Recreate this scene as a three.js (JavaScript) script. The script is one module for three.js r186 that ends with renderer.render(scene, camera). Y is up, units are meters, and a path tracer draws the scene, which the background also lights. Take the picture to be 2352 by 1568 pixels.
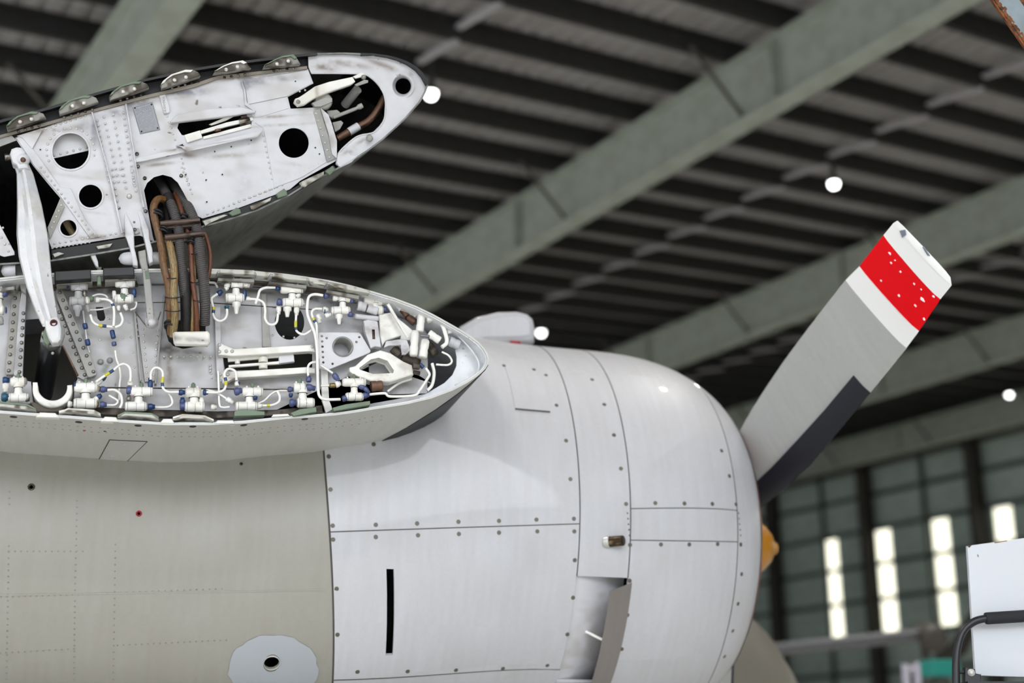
import * as THREE from 'three';
import { mergeGeometries, toCreasedNormals } from 'three/addons/utils/BufferGeometryUtils.js';
import { Brush, Evaluator, SUBTRACTION } from 'three-bvh-csg';
import { RoundedBoxGeometry } from 'three/addons/geometries/RoundedBoxGeometry.js';

// ---------------------------------------------------------------- camera, sky, exposure
const IMG_W = 2352, IMG_H = 1568, FOCAL = 3080;
const LAMP_POWER = 50;
const rad = THREE.MathUtils.degToRad;
const YAW = rad(16), PITCH = rad(18);
const scene = new THREE.Scene();
const camera = new THREE.PerspectiveCamera(2 * Math.atan(IMG_H / 2 / FOCAL) * 180 / Math.PI, IMG_W / IMG_H, 0.1, 300);
const EYE = new THREE.Vector3(0, 1.5, 4);
const FWD = new THREE.Vector3(Math.sin(YAW) * Math.cos(PITCH), Math.sin(PITCH), -Math.cos(YAW) * Math.cos(PITCH));
camera.position.copy(EYE);
camera.lookAt(EYE.clone().add(FWD));
camera.focus = 4.16;
camera.userData.fStop = 1.25;
camera.updateMatrixWorld(true);
const renderer = new THREE.WebGLRenderer();
renderer.toneMapping = THREE.LinearToneMapping;
renderer.toneMappingExposure = 1.03;
renderer.shadowMap.enabled = true;
const SKY = 12.4;                                                     // overcast daylight outside the open hangar: brightest overhead, a third of that at the horizon
{
  const h = 64, w = 128, d = new Float32Array(w * h * 4);
  for (let y = 0; y < h; y++) for (let x = 0; x < w; x++) { const e = Math.max(0, Math.sin(((y + 0.5) / h - 0.5) * Math.PI)), k = SKY * (1 + 2 * e) / 3; d.set([k * 0.96, k * 0.985, k * 1.03, 1], (y * w + x) * 4); }
  const t = new THREE.DataTexture(d, w, h, THREE.RGBAFormat, THREE.FloatType); t.mapping = THREE.EquirectangularReflectionMapping; t.colorSpace = THREE.LinearSRGBColorSpace; t.magFilter = t.minFilter = THREE.LinearFilter; t.needsUpdate = true; scene.background = t;
}

// ---------------------------------------------------------------- helpers
let seed = 20240611;
const rnd = () => { seed |= 0; seed = seed + 0x6D2B79F5 | 0; let t = Math.imul(seed ^ seed >>> 15, 1 | seed); t = t + Math.imul(t ^ t >>> 7, 61 | t) ^ t; return ((t ^ t >>> 14) >>> 0) / 4294967296; };
const range = (a, b, n) => Array.from({ length: n + 1 }, (_, i) => a + (b - a) * i / Math.max(1, n));
const V3 = (x, y, z) => new THREE.Vector3(x, y, z);
const RIGHT = new THREE.Vector3().setFromMatrixColumn(camera.matrixWorld, 0), UPV = new THREE.Vector3().setFromMatrixColumn(camera.matrixWorld, 1);
// direction of the sight line through a photograph pixel
const sight = (px, py) => FWD.clone().multiplyScalar(FOCAL).addScaledVector(RIGHT, px - IMG_W / 2).addScaledVector(UPV, IMG_H / 2 - py).normalize();
// crops of the photograph that positions were read from
const crop = (ox, oy, s = 4.4808) => (pts) => pts.map(([x, y, ...r]) => [ox + x / s, oy + y / s, ...r]);
const z1 = crop(0, 80), z2 = crop(500, 80), z3 = crop(0, 380), z4 = crop(300, 380), z5 = crop(0, 640), z6 = crop(340, 600), z7 = crop(660, 620), z8 = crop(0, 900), zA = crop(780, 640, 4.9), zB = crop(0, 840, 9.046), zC = crop(0, 590, 9.046);

class Plane {                                                    // a real plane in the place: origin, outward normal, own axes
  constructor(o, n) {
    this.o = o.clone(); this.n = n.clone().normalize();
    this.v = V3(0, 1, 0).addScaledVector(this.n, -this.n.y).normalize(); this.u = this.v.clone().cross(this.n);
  }
  pt(px, py, off = 0) { const d = sight(px, py); const t = (this.o.clone().sub(EYE).dot(this.n) + off) / d.dot(this.n); return EYE.clone().addScaledVector(d, t); }
  uv(px, py, off = 0) { const p = this.pt(px, py, off).sub(this.o); return new THREE.Vector2(p.dot(this.u), p.dot(this.v)); }
  at(u, v, off = 0) { return this.o.clone().addScaledVector(this.u, u).addScaledVector(this.v, v).addScaledVector(this.n, off); }
  matrix(off) { return new THREE.Matrix4().makeBasis(this.u, this.v, this.n).setPosition(this.o.clone().addScaledVector(this.n, off)); }
  outline(pts, off) { return pts.map(([x, y]) => this.uv(x, y, off)); }
  // a plate whose front face lies at off; holes are pixel outlines; read = depth at which the outline was read
  plate(pts, off, thick, holes = [], { bevel = 0, read = off, smooth = false } = {}) {
    return this.plateUV(this.outline(pts, read), off, thick, holes.map((h) => this.outline(h, read)), { bevel, smooth });
  }
  plateUV(poly, off, thick, holes = [], { bevel = 0, smooth = false } = {}) {
    const s = smooth ? new THREE.Shape().setFromPoints(new THREE.SplineCurve([...poly, poly[0]]).getPoints(poly.length * 5)) : new THREE.Shape(poly);
    for (const h of holes) s.holes.push(new THREE.Path(h));
    const b = Math.min(bevel, thick * 0.45);
    const g = new THREE.ExtrudeGeometry(s, { depth: thick - 2 * b, bevelEnabled: b > 0, bevelThickness: b, bevelSize: b, bevelOffset: -b, bevelSegments: 2, curveSegments: 16 });
    g.translate(0, 0, b); g.applyMatrix4(this.matrix(off - thick));
    return g;
  }
}
const circlePx = (cx, cy, rx, ry = rx, n = 28) => Array.from({ length: n }, (_, i) => [cx + rx * Math.cos(i / n * 2 * Math.PI), cy + ry * Math.sin(i / n * 2 * Math.PI)]);
const flat = (g) => { const r = g.index ? g.toNonIndexed() : g; for (const k of Object.keys(r.attributes)) if (!['position', 'normal', 'uv'].includes(k)) r.deleteAttribute(k); return r; };
const merge = (list) => mergeGeometries(list.filter(Boolean).map(flat), false);
// uv in metres, from the side each face points to
function metres(g) {
  g = flat(g); if (!g.attributes.normal) g.computeVertexNormals();
  const p = g.attributes.position, n = g.attributes.normal, uv = new Float32Array(p.count * 2);
  for (let i = 0; i < p.count; i += 3) {
    const ax = Math.abs(n.getX(i)), ay = Math.abs(n.getY(i)), az = Math.abs(n.getZ(i));
    for (let k = i; k < i + 3; k++) {
      const x = p.getX(k), y = p.getY(k), z = p.getZ(k);
      const [a, b] = az >= ax && az >= ay ? [x, y] : ay >= ax ? [x, z] : [z, y];
      uv[k * 2] = a; uv[k * 2 + 1] = b;
    }
  }
  g.setAttribute('uv', new THREE.BufferAttribute(uv, 2));
  return g;
}
function between(a, b, r0, r1 = r0, seg = 14, open = false) {      // cylinder or cone from a to b
  const d = b.clone().sub(a), g = new THREE.CylinderGeometry(r1, r0, d.length(), seg, 1, open);
  g.applyMatrix4(new THREE.Matrix4().compose(a.clone().add(b).multiplyScalar(0.5), new THREE.Quaternion().setFromUnitVectors(V3(0, 1, 0), d.clone().normalize()), V3(1, 1, 1)));
  return g;
}
function turned(a, b, profile, seg = 18) {                          // lathe along a -> b; profile [share of length, radius]
  const d = b.clone().sub(a), L = d.length();
  const g = new THREE.LatheGeometry(profile.map(([t, r]) => new THREE.Vector2(Math.max(r, 1e-5), t * L)), seg);
  g.applyMatrix4(new THREE.Matrix4().compose(a, new THREE.Quaternion().setFromUnitVectors(V3(0, 1, 0), d.normalize()), V3(1, 1, 1)));
  return g;
}
const tube = (pts, r, seg = 10, per = 8, tension = 0.5) => new THREE.TubeGeometry(new THREE.CatmullRomCurve3(pts, false, 'catmullrom', tension), Math.max(8, pts.length * per), r, seg, false);
function box(w, h, d, m) { const g = new THREE.BoxGeometry(w, h, d); if (m) g.applyMatrix4(m); return g; }
function loft(rings, closed = true, caps = true) {                  // rings: arrays of points, same count
  const pos = [], n = rings[0].length, last = closed ? n : n - 1;
  const tri = (a, b, c) => pos.push(a.x, a.y, a.z, b.x, b.y, b.z, c.x, c.y, c.z);
  for (let i = 0; i + 1 < rings.length; i++) for (let k = 0; k < last; k++) {
    const a = rings[i][k], b = rings[i][(k + 1) % n], c = rings[i + 1][(k + 1) % n], d = rings[i + 1][k];
    tri(a, b, c); tri(a, c, d);
  }
  if (caps && closed) for (const [ring, flip] of [[rings[0], true], [rings[rings.length - 1], false]]) {
    const c = ring.reduce((s, p) => s.add(p), V3(0, 0, 0)).multiplyScalar(1 / n);
    for (let k = 0; k < n; k++) flip ? tri(c, ring[(k + 1) % n], ring[k]) : tri(c, ring[k], ring[(k + 1) % n]);
  }
  const g = new THREE.BufferGeometry(); g.setAttribute('position', new THREE.Float32BufferAttribute(pos, 3)); g.computeVertexNormals();
  return g;
}
const creased = (g, a = 0.6) => toCreasedNormals(g.index ? g.toNonIndexed() : g, a);
// a sheet with thickness over a surface fn(u, v, h) -> point
function slab(fn, nu, nv, h0, h1) {
  const pos = [], P = (i, k, h) => fn(i / nu, k / nv, h);
  const quad = (a, b, c, d) => pos.push(a.x, a.y, a.z, b.x, b.y, b.z, c.x, c.y, c.z, a.x, a.y, a.z, c.x, c.y, c.z, d.x, d.y, d.z);
  for (let i = 0; i < nu; i++) for (let k = 0; k < nv; k++) {
    quad(P(i, k, h1), P(i + 1, k, h1), P(i + 1, k + 1, h1), P(i, k + 1, h1));
    quad(P(i, k, h0), P(i, k + 1, h0), P(i + 1, k + 1, h0), P(i + 1, k, h0));
  }
  for (let i = 0; i < nu; i++) { quad(P(i, 0, h0), P(i + 1, 0, h0), P(i + 1, 0, h1), P(i, 0, h1)); quad(P(i, nv, h1), P(i + 1, nv, h1), P(i + 1, nv, h0), P(i, nv, h0)); }
  for (let k = 0; k < nv; k++) { quad(P(0, k, h1), P(0, k + 1, h1), P(0, k + 1, h0), P(0, k, h0)); quad(P(nu, k, h0), P(nu, k + 1, h0), P(nu, k + 1, h1), P(nu, k, h1)); }
  const g = new THREE.BufferGeometry(); g.setAttribute('position', new THREE.Float32BufferAttribute(pos, 3)); g.computeVertexNormals();
  return creased(g, 0.5);
}
// ---- things and parts
const taken = {};
const numbered = (n) => { const k = taken[n] = (taken[n] ?? -1) + 1; return k ? `${n}_${String(k).padStart(3, '0')}` : n; };
const shade = (o) => { o.castShadow = o.receiveShadow = true; return o; };
function thing(name, label, category, base, group) {
  const o = new THREE.Group(); o.name = numbered(name); o.position.copy(base); o.userData = { label, category }; if (group) o.userData.group = group;
  o.userData.base = undefined; delete o.userData.base; scene.add(o); return o;
}
const baseOf = (o) => { const s = V3(0, 0, 0); for (let p = o; p && p !== scene; p = p.parent) s.add(p.position); return s; };
// a part; its geometry is given in world metres
function part(parent, name, geo, mat, label) {
  const g = metres(geo), b = baseOf(parent); g.translate(-b.x, -b.y, -b.z);
  const m = shade(new THREE.Mesh(g, mat)); m.name = name; if (label) m.userData.label = label; parent.add(m); return m;
}
// a repeated small piece: shared geometry, set at a world point with its y axis along dir
function piece(parent, name, geo, mat, at, dir, turn = 0) {
  const m = shade(new THREE.Mesh(geo, mat)); m.name = name; m.position.copy(at).sub(baseOf(parent));
  m.quaternion.setFromUnitVectors(V3(0, 1, 0), dir.clone().normalize()).multiply(new THREE.Quaternion().setFromAxisAngle(V3(0, 1, 0), turn));
  parent.add(m); return m;
}
function structure(name, geo, mat) { const m = shade(new THREE.Mesh(metres(geo), mat)); m.name = name; m.userData.kind = 'structure'; scene.add(m); return m; }

// ---------------------------------------------------------------- materials
function lattice(n) { const a = new Float32Array(n * n); for (let i = 0; i < a.length; i++) a[i] = rnd(); return (x, y) => { const xi = Math.floor(x), yi = Math.floor(y), fx = x - xi, fy = y - yi, sx = fx * fx * (3 - 2 * fx), sy = fy * fy * (3 - 2 * fy), g = (i, k) => a[((k % n) + n) % n * n + ((i % n) + n) % n]; return (g(xi, yi) * (1 - sx) + g(xi + 1, yi) * sx) * (1 - sy) + (g(xi, yi + 1) * (1 - sx) + g(xi + 1, yi + 1) * sx) * sy; }; }
const L8 = lattice(8), L16 = lattice(16), L64 = lattice(64), L32 = lattice(32), L128 = lattice(128);
function texture(size, fn, srgb = true) {                           // one tile, repeated
  const d = new Uint8Array(size * size * 4);
  for (let y = 0; y < size; y++) for (let x = 0; x < size; x++) { const c = fn(x / size, y / size); for (let k = 0; k < 3; k++) d[(y * size + x) * 4 + k] = Math.max(0, Math.min(255, c[k] * 255)); d[(y * size + x) * 4 + 3] = 255; }
  const t = new THREE.DataTexture(d, size, size); t.wrapS = t.wrapT = THREE.RepeatWrapping; t.magFilter = THREE.LinearFilter; t.minFilter = THREE.LinearMipmapLinearFilter; t.generateMipmaps = true; if (srgb) t.colorSpace = THREE.SRGBColorSpace; t.needsUpdate = true; return t;
}
const sm = (a, b, x) => { const t = Math.max(0, Math.min(1, (x - a) / (b - a))); return t * t * (3 - 2 * t); };
const mixc = (a, b, t) => a.map((v, i) => v * (1 - t) + b[i] * t);
// grimy white paint: yellow-brown film in patches, grey smears, small chips
const grime = texture(512, (u, v) => {
  const big = L8(u * 8, v * 8) * 0.55 + L32(u * 32, v * 32) * 0.3 + L128(u * 128, v * 128) * 0.15, sp = L128(u * 128 + 40, v * 128 + 7), fine = L64(u * 64 + 9, v * 64);
  let c = [1, 1, 1]; c = mixc(c, [0.86, 0.83, 0.78], sm(0.5, 0.85, big) * 0.55); c = mixc(c, [0.84, 0.85, 0.88], sm(0.5, 0.85, L16(u * 16 + 5, v * 16 + 3)) * 0.4);
  c = mixc(c, [0.3, 0.26, 0.22], sm(0.92, 0.98, sp) * sm(0.6, 0.8, fine) * 0.6); return c.map((k) => k * (0.97 + 0.03 * fine));
});
const grimeDark = texture(512, (u, v) => {                          // oily, chipped dark metal
  const big = L16(u * 16, v * 16) * 0.5 + L64(u * 64, v * 64) * 0.5; let c = mixc([1, 1, 1], [0.45, 0.4, 0.34], sm(0.42, 0.75, big)); return mixc(c, [1.0, 1.0, 0.98], sm(0.86, 0.93, L128(u * 128, v * 128)) * 0.4);
});
const skinTex = texture(512, (u, v) => {                            // weathered aircraft skin: faint streaks and scuffs
  const st = L64(u * 64, v * 8), big = L8(u * 8, v * 8), sp = L128(u * 128, v * 128);
  let c = mixc([1, 1, 1], [0.94, 0.93, 0.91], (0.5 * st + 0.5 * big) * 0.7); return c.map((k) => k * (0.985 + 0.015 * sp));
});
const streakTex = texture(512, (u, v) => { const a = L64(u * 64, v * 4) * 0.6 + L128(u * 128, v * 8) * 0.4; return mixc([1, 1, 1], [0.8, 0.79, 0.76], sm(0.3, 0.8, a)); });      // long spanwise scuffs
const skinRough = texture(256, (u, v) => { const k = 0.75 + 0.25 * (L8(u * 8, v * 8) * 0.6 + L64(u * 64, v * 64) * 0.4); return [k, k, k]; }, false);
const steelTex = texture(256, (u, v) => mixc([1, 1, 1], [0.93, 0.92, 0.9], sm(0.4, 0.8, L8(u * 8, v * 8) * 0.6 + L64(u * 64, v * 64) * 0.4)));
const rustTex = texture(512, (u, v) => {
  const n = L32(u * 32, v * 32) * 0.5 + L128(u * 128, v * 128) * 0.5; let c = mixc([0.36, 0.2, 0.11], [0.58, 0.36, 0.2], n); return mixc(c, [0.2, 0.13, 0.1], sm(0.6, 0.8, L64(u * 64, v * 64)) * 0.6);
});
const concreteTex = texture(512, (u, v) => { const k = 0.82 + 0.18 * (L8(u * 8, v * 8) * 0.4 + L64(u * 64, v * 64) * 0.4 + L128(u * 128, v * 128) * 0.2); return [k, k, k * 0.98]; });
const braidTex = texture(256, (u, v) => { const r = 0.5 + 0.5 * Math.sin((v * 16 + u * 2) * 2 * Math.PI), k = 0.62 + 0.38 * r; return mixc([k, k, k], [0.8, 0.74, 0.66], 0.5 * L32(u * 32, v * 32)); });
const braidBump = texture(256, (u, v) => { const k = 0.5 + 0.5 * Math.sin((v * 16 + u * 2) * 2 * Math.PI); return [k, k, k]; }, false);
const strandTex = texture(256, (u, v) => { const k = 0.6 + 0.4 * L64(u * 64, v * 6); return mixc([k, k, k], [k, k * 0.85, k * 0.7], sm(0.4, 0.7, L16(u * 16, v * 16))); });
const M = (color, rough = 0.6, metal = 0, extra = {}) => new THREE.MeshPhysicalMaterial({ color, roughness: rough, metalness: metal, ...extra });
const mat = {
  rib: M('#d3d3d9', 0.5, 0, { map: grime }), web: M('#bcbcc0', 0.42, 0, { map: grime }), strap: M('#a3a29f', 0.5, 0, { map: grime }), lug: M('#8d8b86', 0.5, 0, { map: grimeDark }), padDirty: M('#b9b9b2', 0.5, 0, { map: grimeDark }), white: M('#efeeea', 0.42, 0, { map: grime }), arm: M('#dcdce0', 0.4, 0, { map: grime }),
  valve: M('#f1efea', 0.35, 0, { map: grime }), pipe: M('#f0eeea', 0.35), blue: M('#25406c', 0.35, 0.1), violet: M('#4f5883', 0.35, 0.1), teal: M('#27566e', 0.4, 0.1), yellow: M('#c9c23a', 0.5), green: M('#6f806c', 0.55, 0, { map: grime }), brass: M('#8b7a52', 0.4, 0.7), steel: M('#8f8b86', 0.38, 0.8, { map: grimeDark }), rivet: M('#c4c3c2', 0.35, 0.3),
  dirtAndShade: M('#5a5149', 0.6, 0.2, { map: grimeDark }), black: M('#0e0e10', 0.5), rubber: M('#15161b', 0.55), seal: M('#07080a', 0.45), gap: M('#4a4743', 0.8), barBrown: M('#54453d', 0.4, 0.3, { map: grimeDark }), copper: M('#6d4f3e', 0.5, 0.2, { map: grimeDark }), plate: M('#77787d', 0.4, 0.6),  // the oily brown also colours the painted shade strips
  skinAft: M('#9b9992', 0.42, 0, { map: skinTex, roughnessMap: skinRough }), skin: M('#c4c5cc', 0.55, 0, { map: skinTex, roughnessMap: skinRough, specularIntensity: 0.6, clearcoat: 0.35, clearcoatRoughness: 0.04 }), wing: M('#cbcbc9', 0.5, 0, { map: skinTex }), liner: M('#e4e6ea', 0.5, 0, { map: grime }), wingShaded: M('#808281', 0.45, 0, { map: streakTex }), screw: M('#6f6b64', 0.45, 0.6),
  hoseDark: M('#5e5b5e', 0.6, 0, { map: braidTex, bumpMap: braidBump, bumpScale: 0.0015 }), hoseTan: M('#846440', 0.5, 0, { map: strandTex }), hosePale: M('#a8966b', 0.5, 0, { map: strandTex }), hoseOrange: M('#7f5039', 0.5, 0, { map: strandTex }), hoseBlack: M('#1b1816', 0.6, 0, { map: grimeDark }),
  blade: M('#b9bbbb', 0.5, 0, { map: skinTex }), bladeWhite: M('#fafafa', 0.5), bladeRed: M('#ee0414', 0.55, 0, { specularIntensity: 0.35 }), boot: M('#1e2029', 0.5), spinner: M('#b97a08', 0.3, 0, { clearcoat: 0.4 }), lipRed: M('#8d4a44', 0.4, 0, { map: grimeDark }), patch: M('#a3a7ae', 0.4),
  beam: M('#a9b0a7', 0.6, 0, { map: steelTex }), bridging: M('#b9b6bd', 0.5), purlin: M('#2f2e2f', 0.6, 0.1, { map: steelTex }), sheet: M('#a5a2a4', 0.55, 0, { map: steelTex }), wallSheet: M('#c9d8d4', 0.6, 0, { map: steelTex }), girt: M('#59625d', 0.6, 0, { map: steelTex }), column: M('#4a4642', 0.6, 0, { map: steelTex }), concrete: M('#d3d3d2', 0.7, 0, { map: concreteTex }), pane: M('#fbf8ec', 1, 0, { transmission: 0.6, thickness: 0, side: THREE.DoubleSide }),
  lampGlow: new THREE.MeshStandardMaterial({ color: '#ffffff', emissive: '#ffffff', emissiveIntensity: 9 }), lampBody: M('#4a4a4a', 0.5, 0.4), rust: M('#ffffff', 0.85, 0, { map: rustTex }), postPaint: M('#84919b', 0.5, 0, { map: grime }), board: M('#c6cad2', 0.4), skyBlock: M('#6d7170', 0.7), asphalt: M('#626261', 0.8, 0, { map: concreteTex }), rail: M('#16171d', 0.4), grip: M('#1f2026', 0.8), jetGrey: M('#6f7078', 0.45), red: M('#a02030', 0.6), tealBox: M('#1f8f86', 0.5), mast: M('#b9b5c4', 0.5), noseShaded: M('#7b7770', 0.4, 0, { map: skinTex }),
};

// the two rib planes, and their marks: oil smears, soot, brown grime, plus shade painted dark at the lips
const STUB = new Plane(V3(0, 2.7, 0), V3(0, 0, 1)), hingeAt = STUB.pt(330, 590, 0), wingDir = sight(150, 900), RIB = new Plane(hingeAt, wingDir.clone().negate());
const stainsAndShade = [];
{
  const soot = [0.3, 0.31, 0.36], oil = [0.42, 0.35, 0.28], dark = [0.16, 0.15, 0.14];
  const add = (pl, list) => { for (const [x, y, rx, ry, c, k, turn = 0] of list) { const q = pl.pt(x, y); stainsAndShade.push({ x: q.x, y: q.y, rx: rx / 745, ry: ry / 745, c, k, cs: Math.cos(turn), sn: Math.sin(turn) }); } };
  add(RIB, [[203, 283, 24, 14, soot, 0.75, 0.3], [214, 305, 9, 26, soot, 0.5, 0.2], [232, 262, 20, 9, soot, 0.5, 0.3], [262, 255, 26, 9, soot, 0.55, 0.25], [298, 240, 16, 22, soot, 0.45], [318, 232, 40, 7, soot, 0.5, 0.25], [408, 206, 50, 7, soot, 0.7, 0.2], [452, 204, 30, 12, soot, 0.45, 0.2], [566, 192, 16, 24, soot, 0.5], [590, 182, 42, 9, soot, 0.45, 0.15], [640, 176, 60, 6, soot, 0.35, 0.15], [120, 292, 90, 8, oil, 0.6, 0.26], [330, 224, 110, 7, oil, 0.55, 0.25], [560, 172, 120, 6, oil, 0.55, 0.17], [404, 342, 34, 6, oil, 0.7, 0.2], [430, 350, 22, 8, oil, 0.6], [520, 352, 70, 8, oil, 0.4, 0.22], [360, 372, 46, 5, oil, 0.6, 0.25], [620, 262, 80, 4, oil, 0.5, 0.2], [640, 282, 90, 4, oil, 0.4, 0.2], [745, 150, 34, 14, oil, 0.8], [800, 143, 60, 9, oil, 0.6], [880, 146, 60, 8, oil, 0.6, -0.2], [945, 168, 26, 10, oil, 0.5, -0.6], [726, 215, 6, 40, oil, 0.4, 0.2], [752, 300, 14, 70, oil, 0.45, 0.28], [800, 348, 26, 8, oil, 0.5, 0.6], [830, 322, 30, 6, oil, 0.4, 0.6], [215, 540, 80, 7, oil, 0.6, 0.15], [150, 572, 50, 6, oil, 0.6, 0.12], [196, 508, 8, 40, oil, 0.6, 0.5], [282, 530, 8, 24, oil, 0.5], [330, 480, 8, 60, soot, 0.3, 0.2], [420, 470, 14, 30, oil, 0.35], [480, 500, 60, 5, oil, 0.35, 0.35], [162, 398, 50, 5, oil, 0.45], [208, 482, 34, 4, oil, 0.4], [110, 420, 8, 70, oil, 0.35, 0.6], [675, 372, 40, 6, oil, 0.25], [560, 410, 30, 40, soot, 0.16], [470, 300, 60, 30, oil, 0.12]]);
  add(STUB, [[392, 815, 8, 60, oil, 0.65, 0.05], [384, 778, 24, 12, dark, 0.8], [440, 785, 50, 8, dark, 0.5], [400, 850, 30, 20, oil, 0.25], [243, 822, 10, 26, [0.25, 0.32, 0.25], 0.7, -0.3], [232, 810, 14, 8, [0.25, 0.32, 0.25], 0.5], [560, 858, 70, 5, oil, 0.6], [640, 872, 80, 10, oil, 0.4], [525, 690, 6, 60, oil, 0.35], [560, 730, 40, 20, oil, 0.2], [600, 642, 120, 8, dark, 0.6], [760, 668, 90, 9, dark, 0.6, -0.2], [215, 638, 130, 12, dark, 0.8], [330, 690, 40, 30, dark, 0.3], [330, 948, 330, 9, oil, 0.6], [700, 946, 120, 8, oil, 0.6], [900, 860, 70, 30, oil, 0.5], [880, 730, 60, 40, oil, 0.35], [830, 745, 40, 12, oil, 0.5], [940, 800, 60, 50, dark, 0.4], [250, 938, 40, 10, dark, 0.7], [130, 930, 60, 14, dark, 0.6], [30, 800, 30, 90, soot, 0.3], [500, 900, 16, 60, oil, 0.3], [720, 830, 10, 60, oil, 0.3], [180, 730, 20, 60, soot, 0.35]]);  // dark entries along the top and bottom lips paint in shade
}
const stainShadeMap = texture(1024, (u, v) => {
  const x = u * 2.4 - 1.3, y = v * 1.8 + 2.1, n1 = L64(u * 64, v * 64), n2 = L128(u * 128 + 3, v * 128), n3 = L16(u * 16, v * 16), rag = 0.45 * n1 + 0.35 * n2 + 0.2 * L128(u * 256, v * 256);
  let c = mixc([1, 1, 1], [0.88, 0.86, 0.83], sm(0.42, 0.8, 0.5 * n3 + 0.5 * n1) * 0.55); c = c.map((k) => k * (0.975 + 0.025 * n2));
  for (const s of stainsAndShade) { const dx = x - s.x, dy = y - s.y, a = (dx * s.cs + dy * s.sn) / s.rx, b = (dy * s.cs - dx * s.sn) / s.ry, d = a * a + b * b; if (d < 3) c = mixc(c, s.c, s.k * 0.85 * Math.exp(-1.5 * d) * (0.25 + 0.75 * sm(0.32, 0.68, rag))); }
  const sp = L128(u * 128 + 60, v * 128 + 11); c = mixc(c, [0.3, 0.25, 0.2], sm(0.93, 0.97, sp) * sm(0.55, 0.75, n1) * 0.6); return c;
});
stainShadeMap.repeat.set(1 / 2.4, 1 / 1.8); stainShadeMap.offset.set(1.3 / 2.4, -2.1 / 1.8);
mat.rib.map = stainShadeMap; mat.web.map = stainShadeMap; mat.white.map = stainShadeMap;
// ---------------------------------------------------------------- the hangar
// its own axes: along = the way the roof beams run (away from the camera), across = the way the purlins run (towards the window wall)
const TURN = rad(16.9), ACROSS = V3(Math.cos(TURN), 0, -Math.sin(TURN)), ALONG = V3(-Math.sin(TURN), 0, -Math.cos(TURN));
const hang = (p, b, y) => V3(EYE.x, y, EYE.z).addScaledVector(ACROSS, p).addScaledVector(ALONG, b);
const DOOR = 3, P0 = -16, P1 = 35, B0 = -9, B1 = 50;
const roofY = (p) => EYE.y + 7.8 + 0.086 * p;
const hangarBox = (p, b, y, dp, db, dy, tilt = 0) => { const m = new THREE.Matrix4().makeBasis(ACROSS, V3(0, 1, 0), ALONG.clone().negate()).setPosition(hang(p, b, y)); return box(dp, dy, db, m.multiply(new THREE.Matrix4().makeRotationZ(tilt))); };
const slope = Math.atan(0.086);
structure('floor', hangarBox((P0 + P1) / 2, (B0 + B1) / 2, -0.15, P1 - P0 + 1, B1 - B0 + 1, 0.3), mat.concrete);
structure('apron', merge([hangarBox((P0 + P1) / 2, B0 - 0.5 - 30, -0.17, 160, 60, 0.3), hangarBox(P0 - 0.5 - 25, (B0 + B1) / 2, -0.17, 50, B1 - B0 + 1, 0.3)]), mat.asphalt);
structure('added_sky_blocks', merge([hangarBox(P0 - 45, 20, 4.5, 20, 130, 9), hangarBox(0, B0 - 48, 4.5, 90, 20, 9)]), mat.skyBlock);  // unseen blocks added to cut off the low sky light
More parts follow.
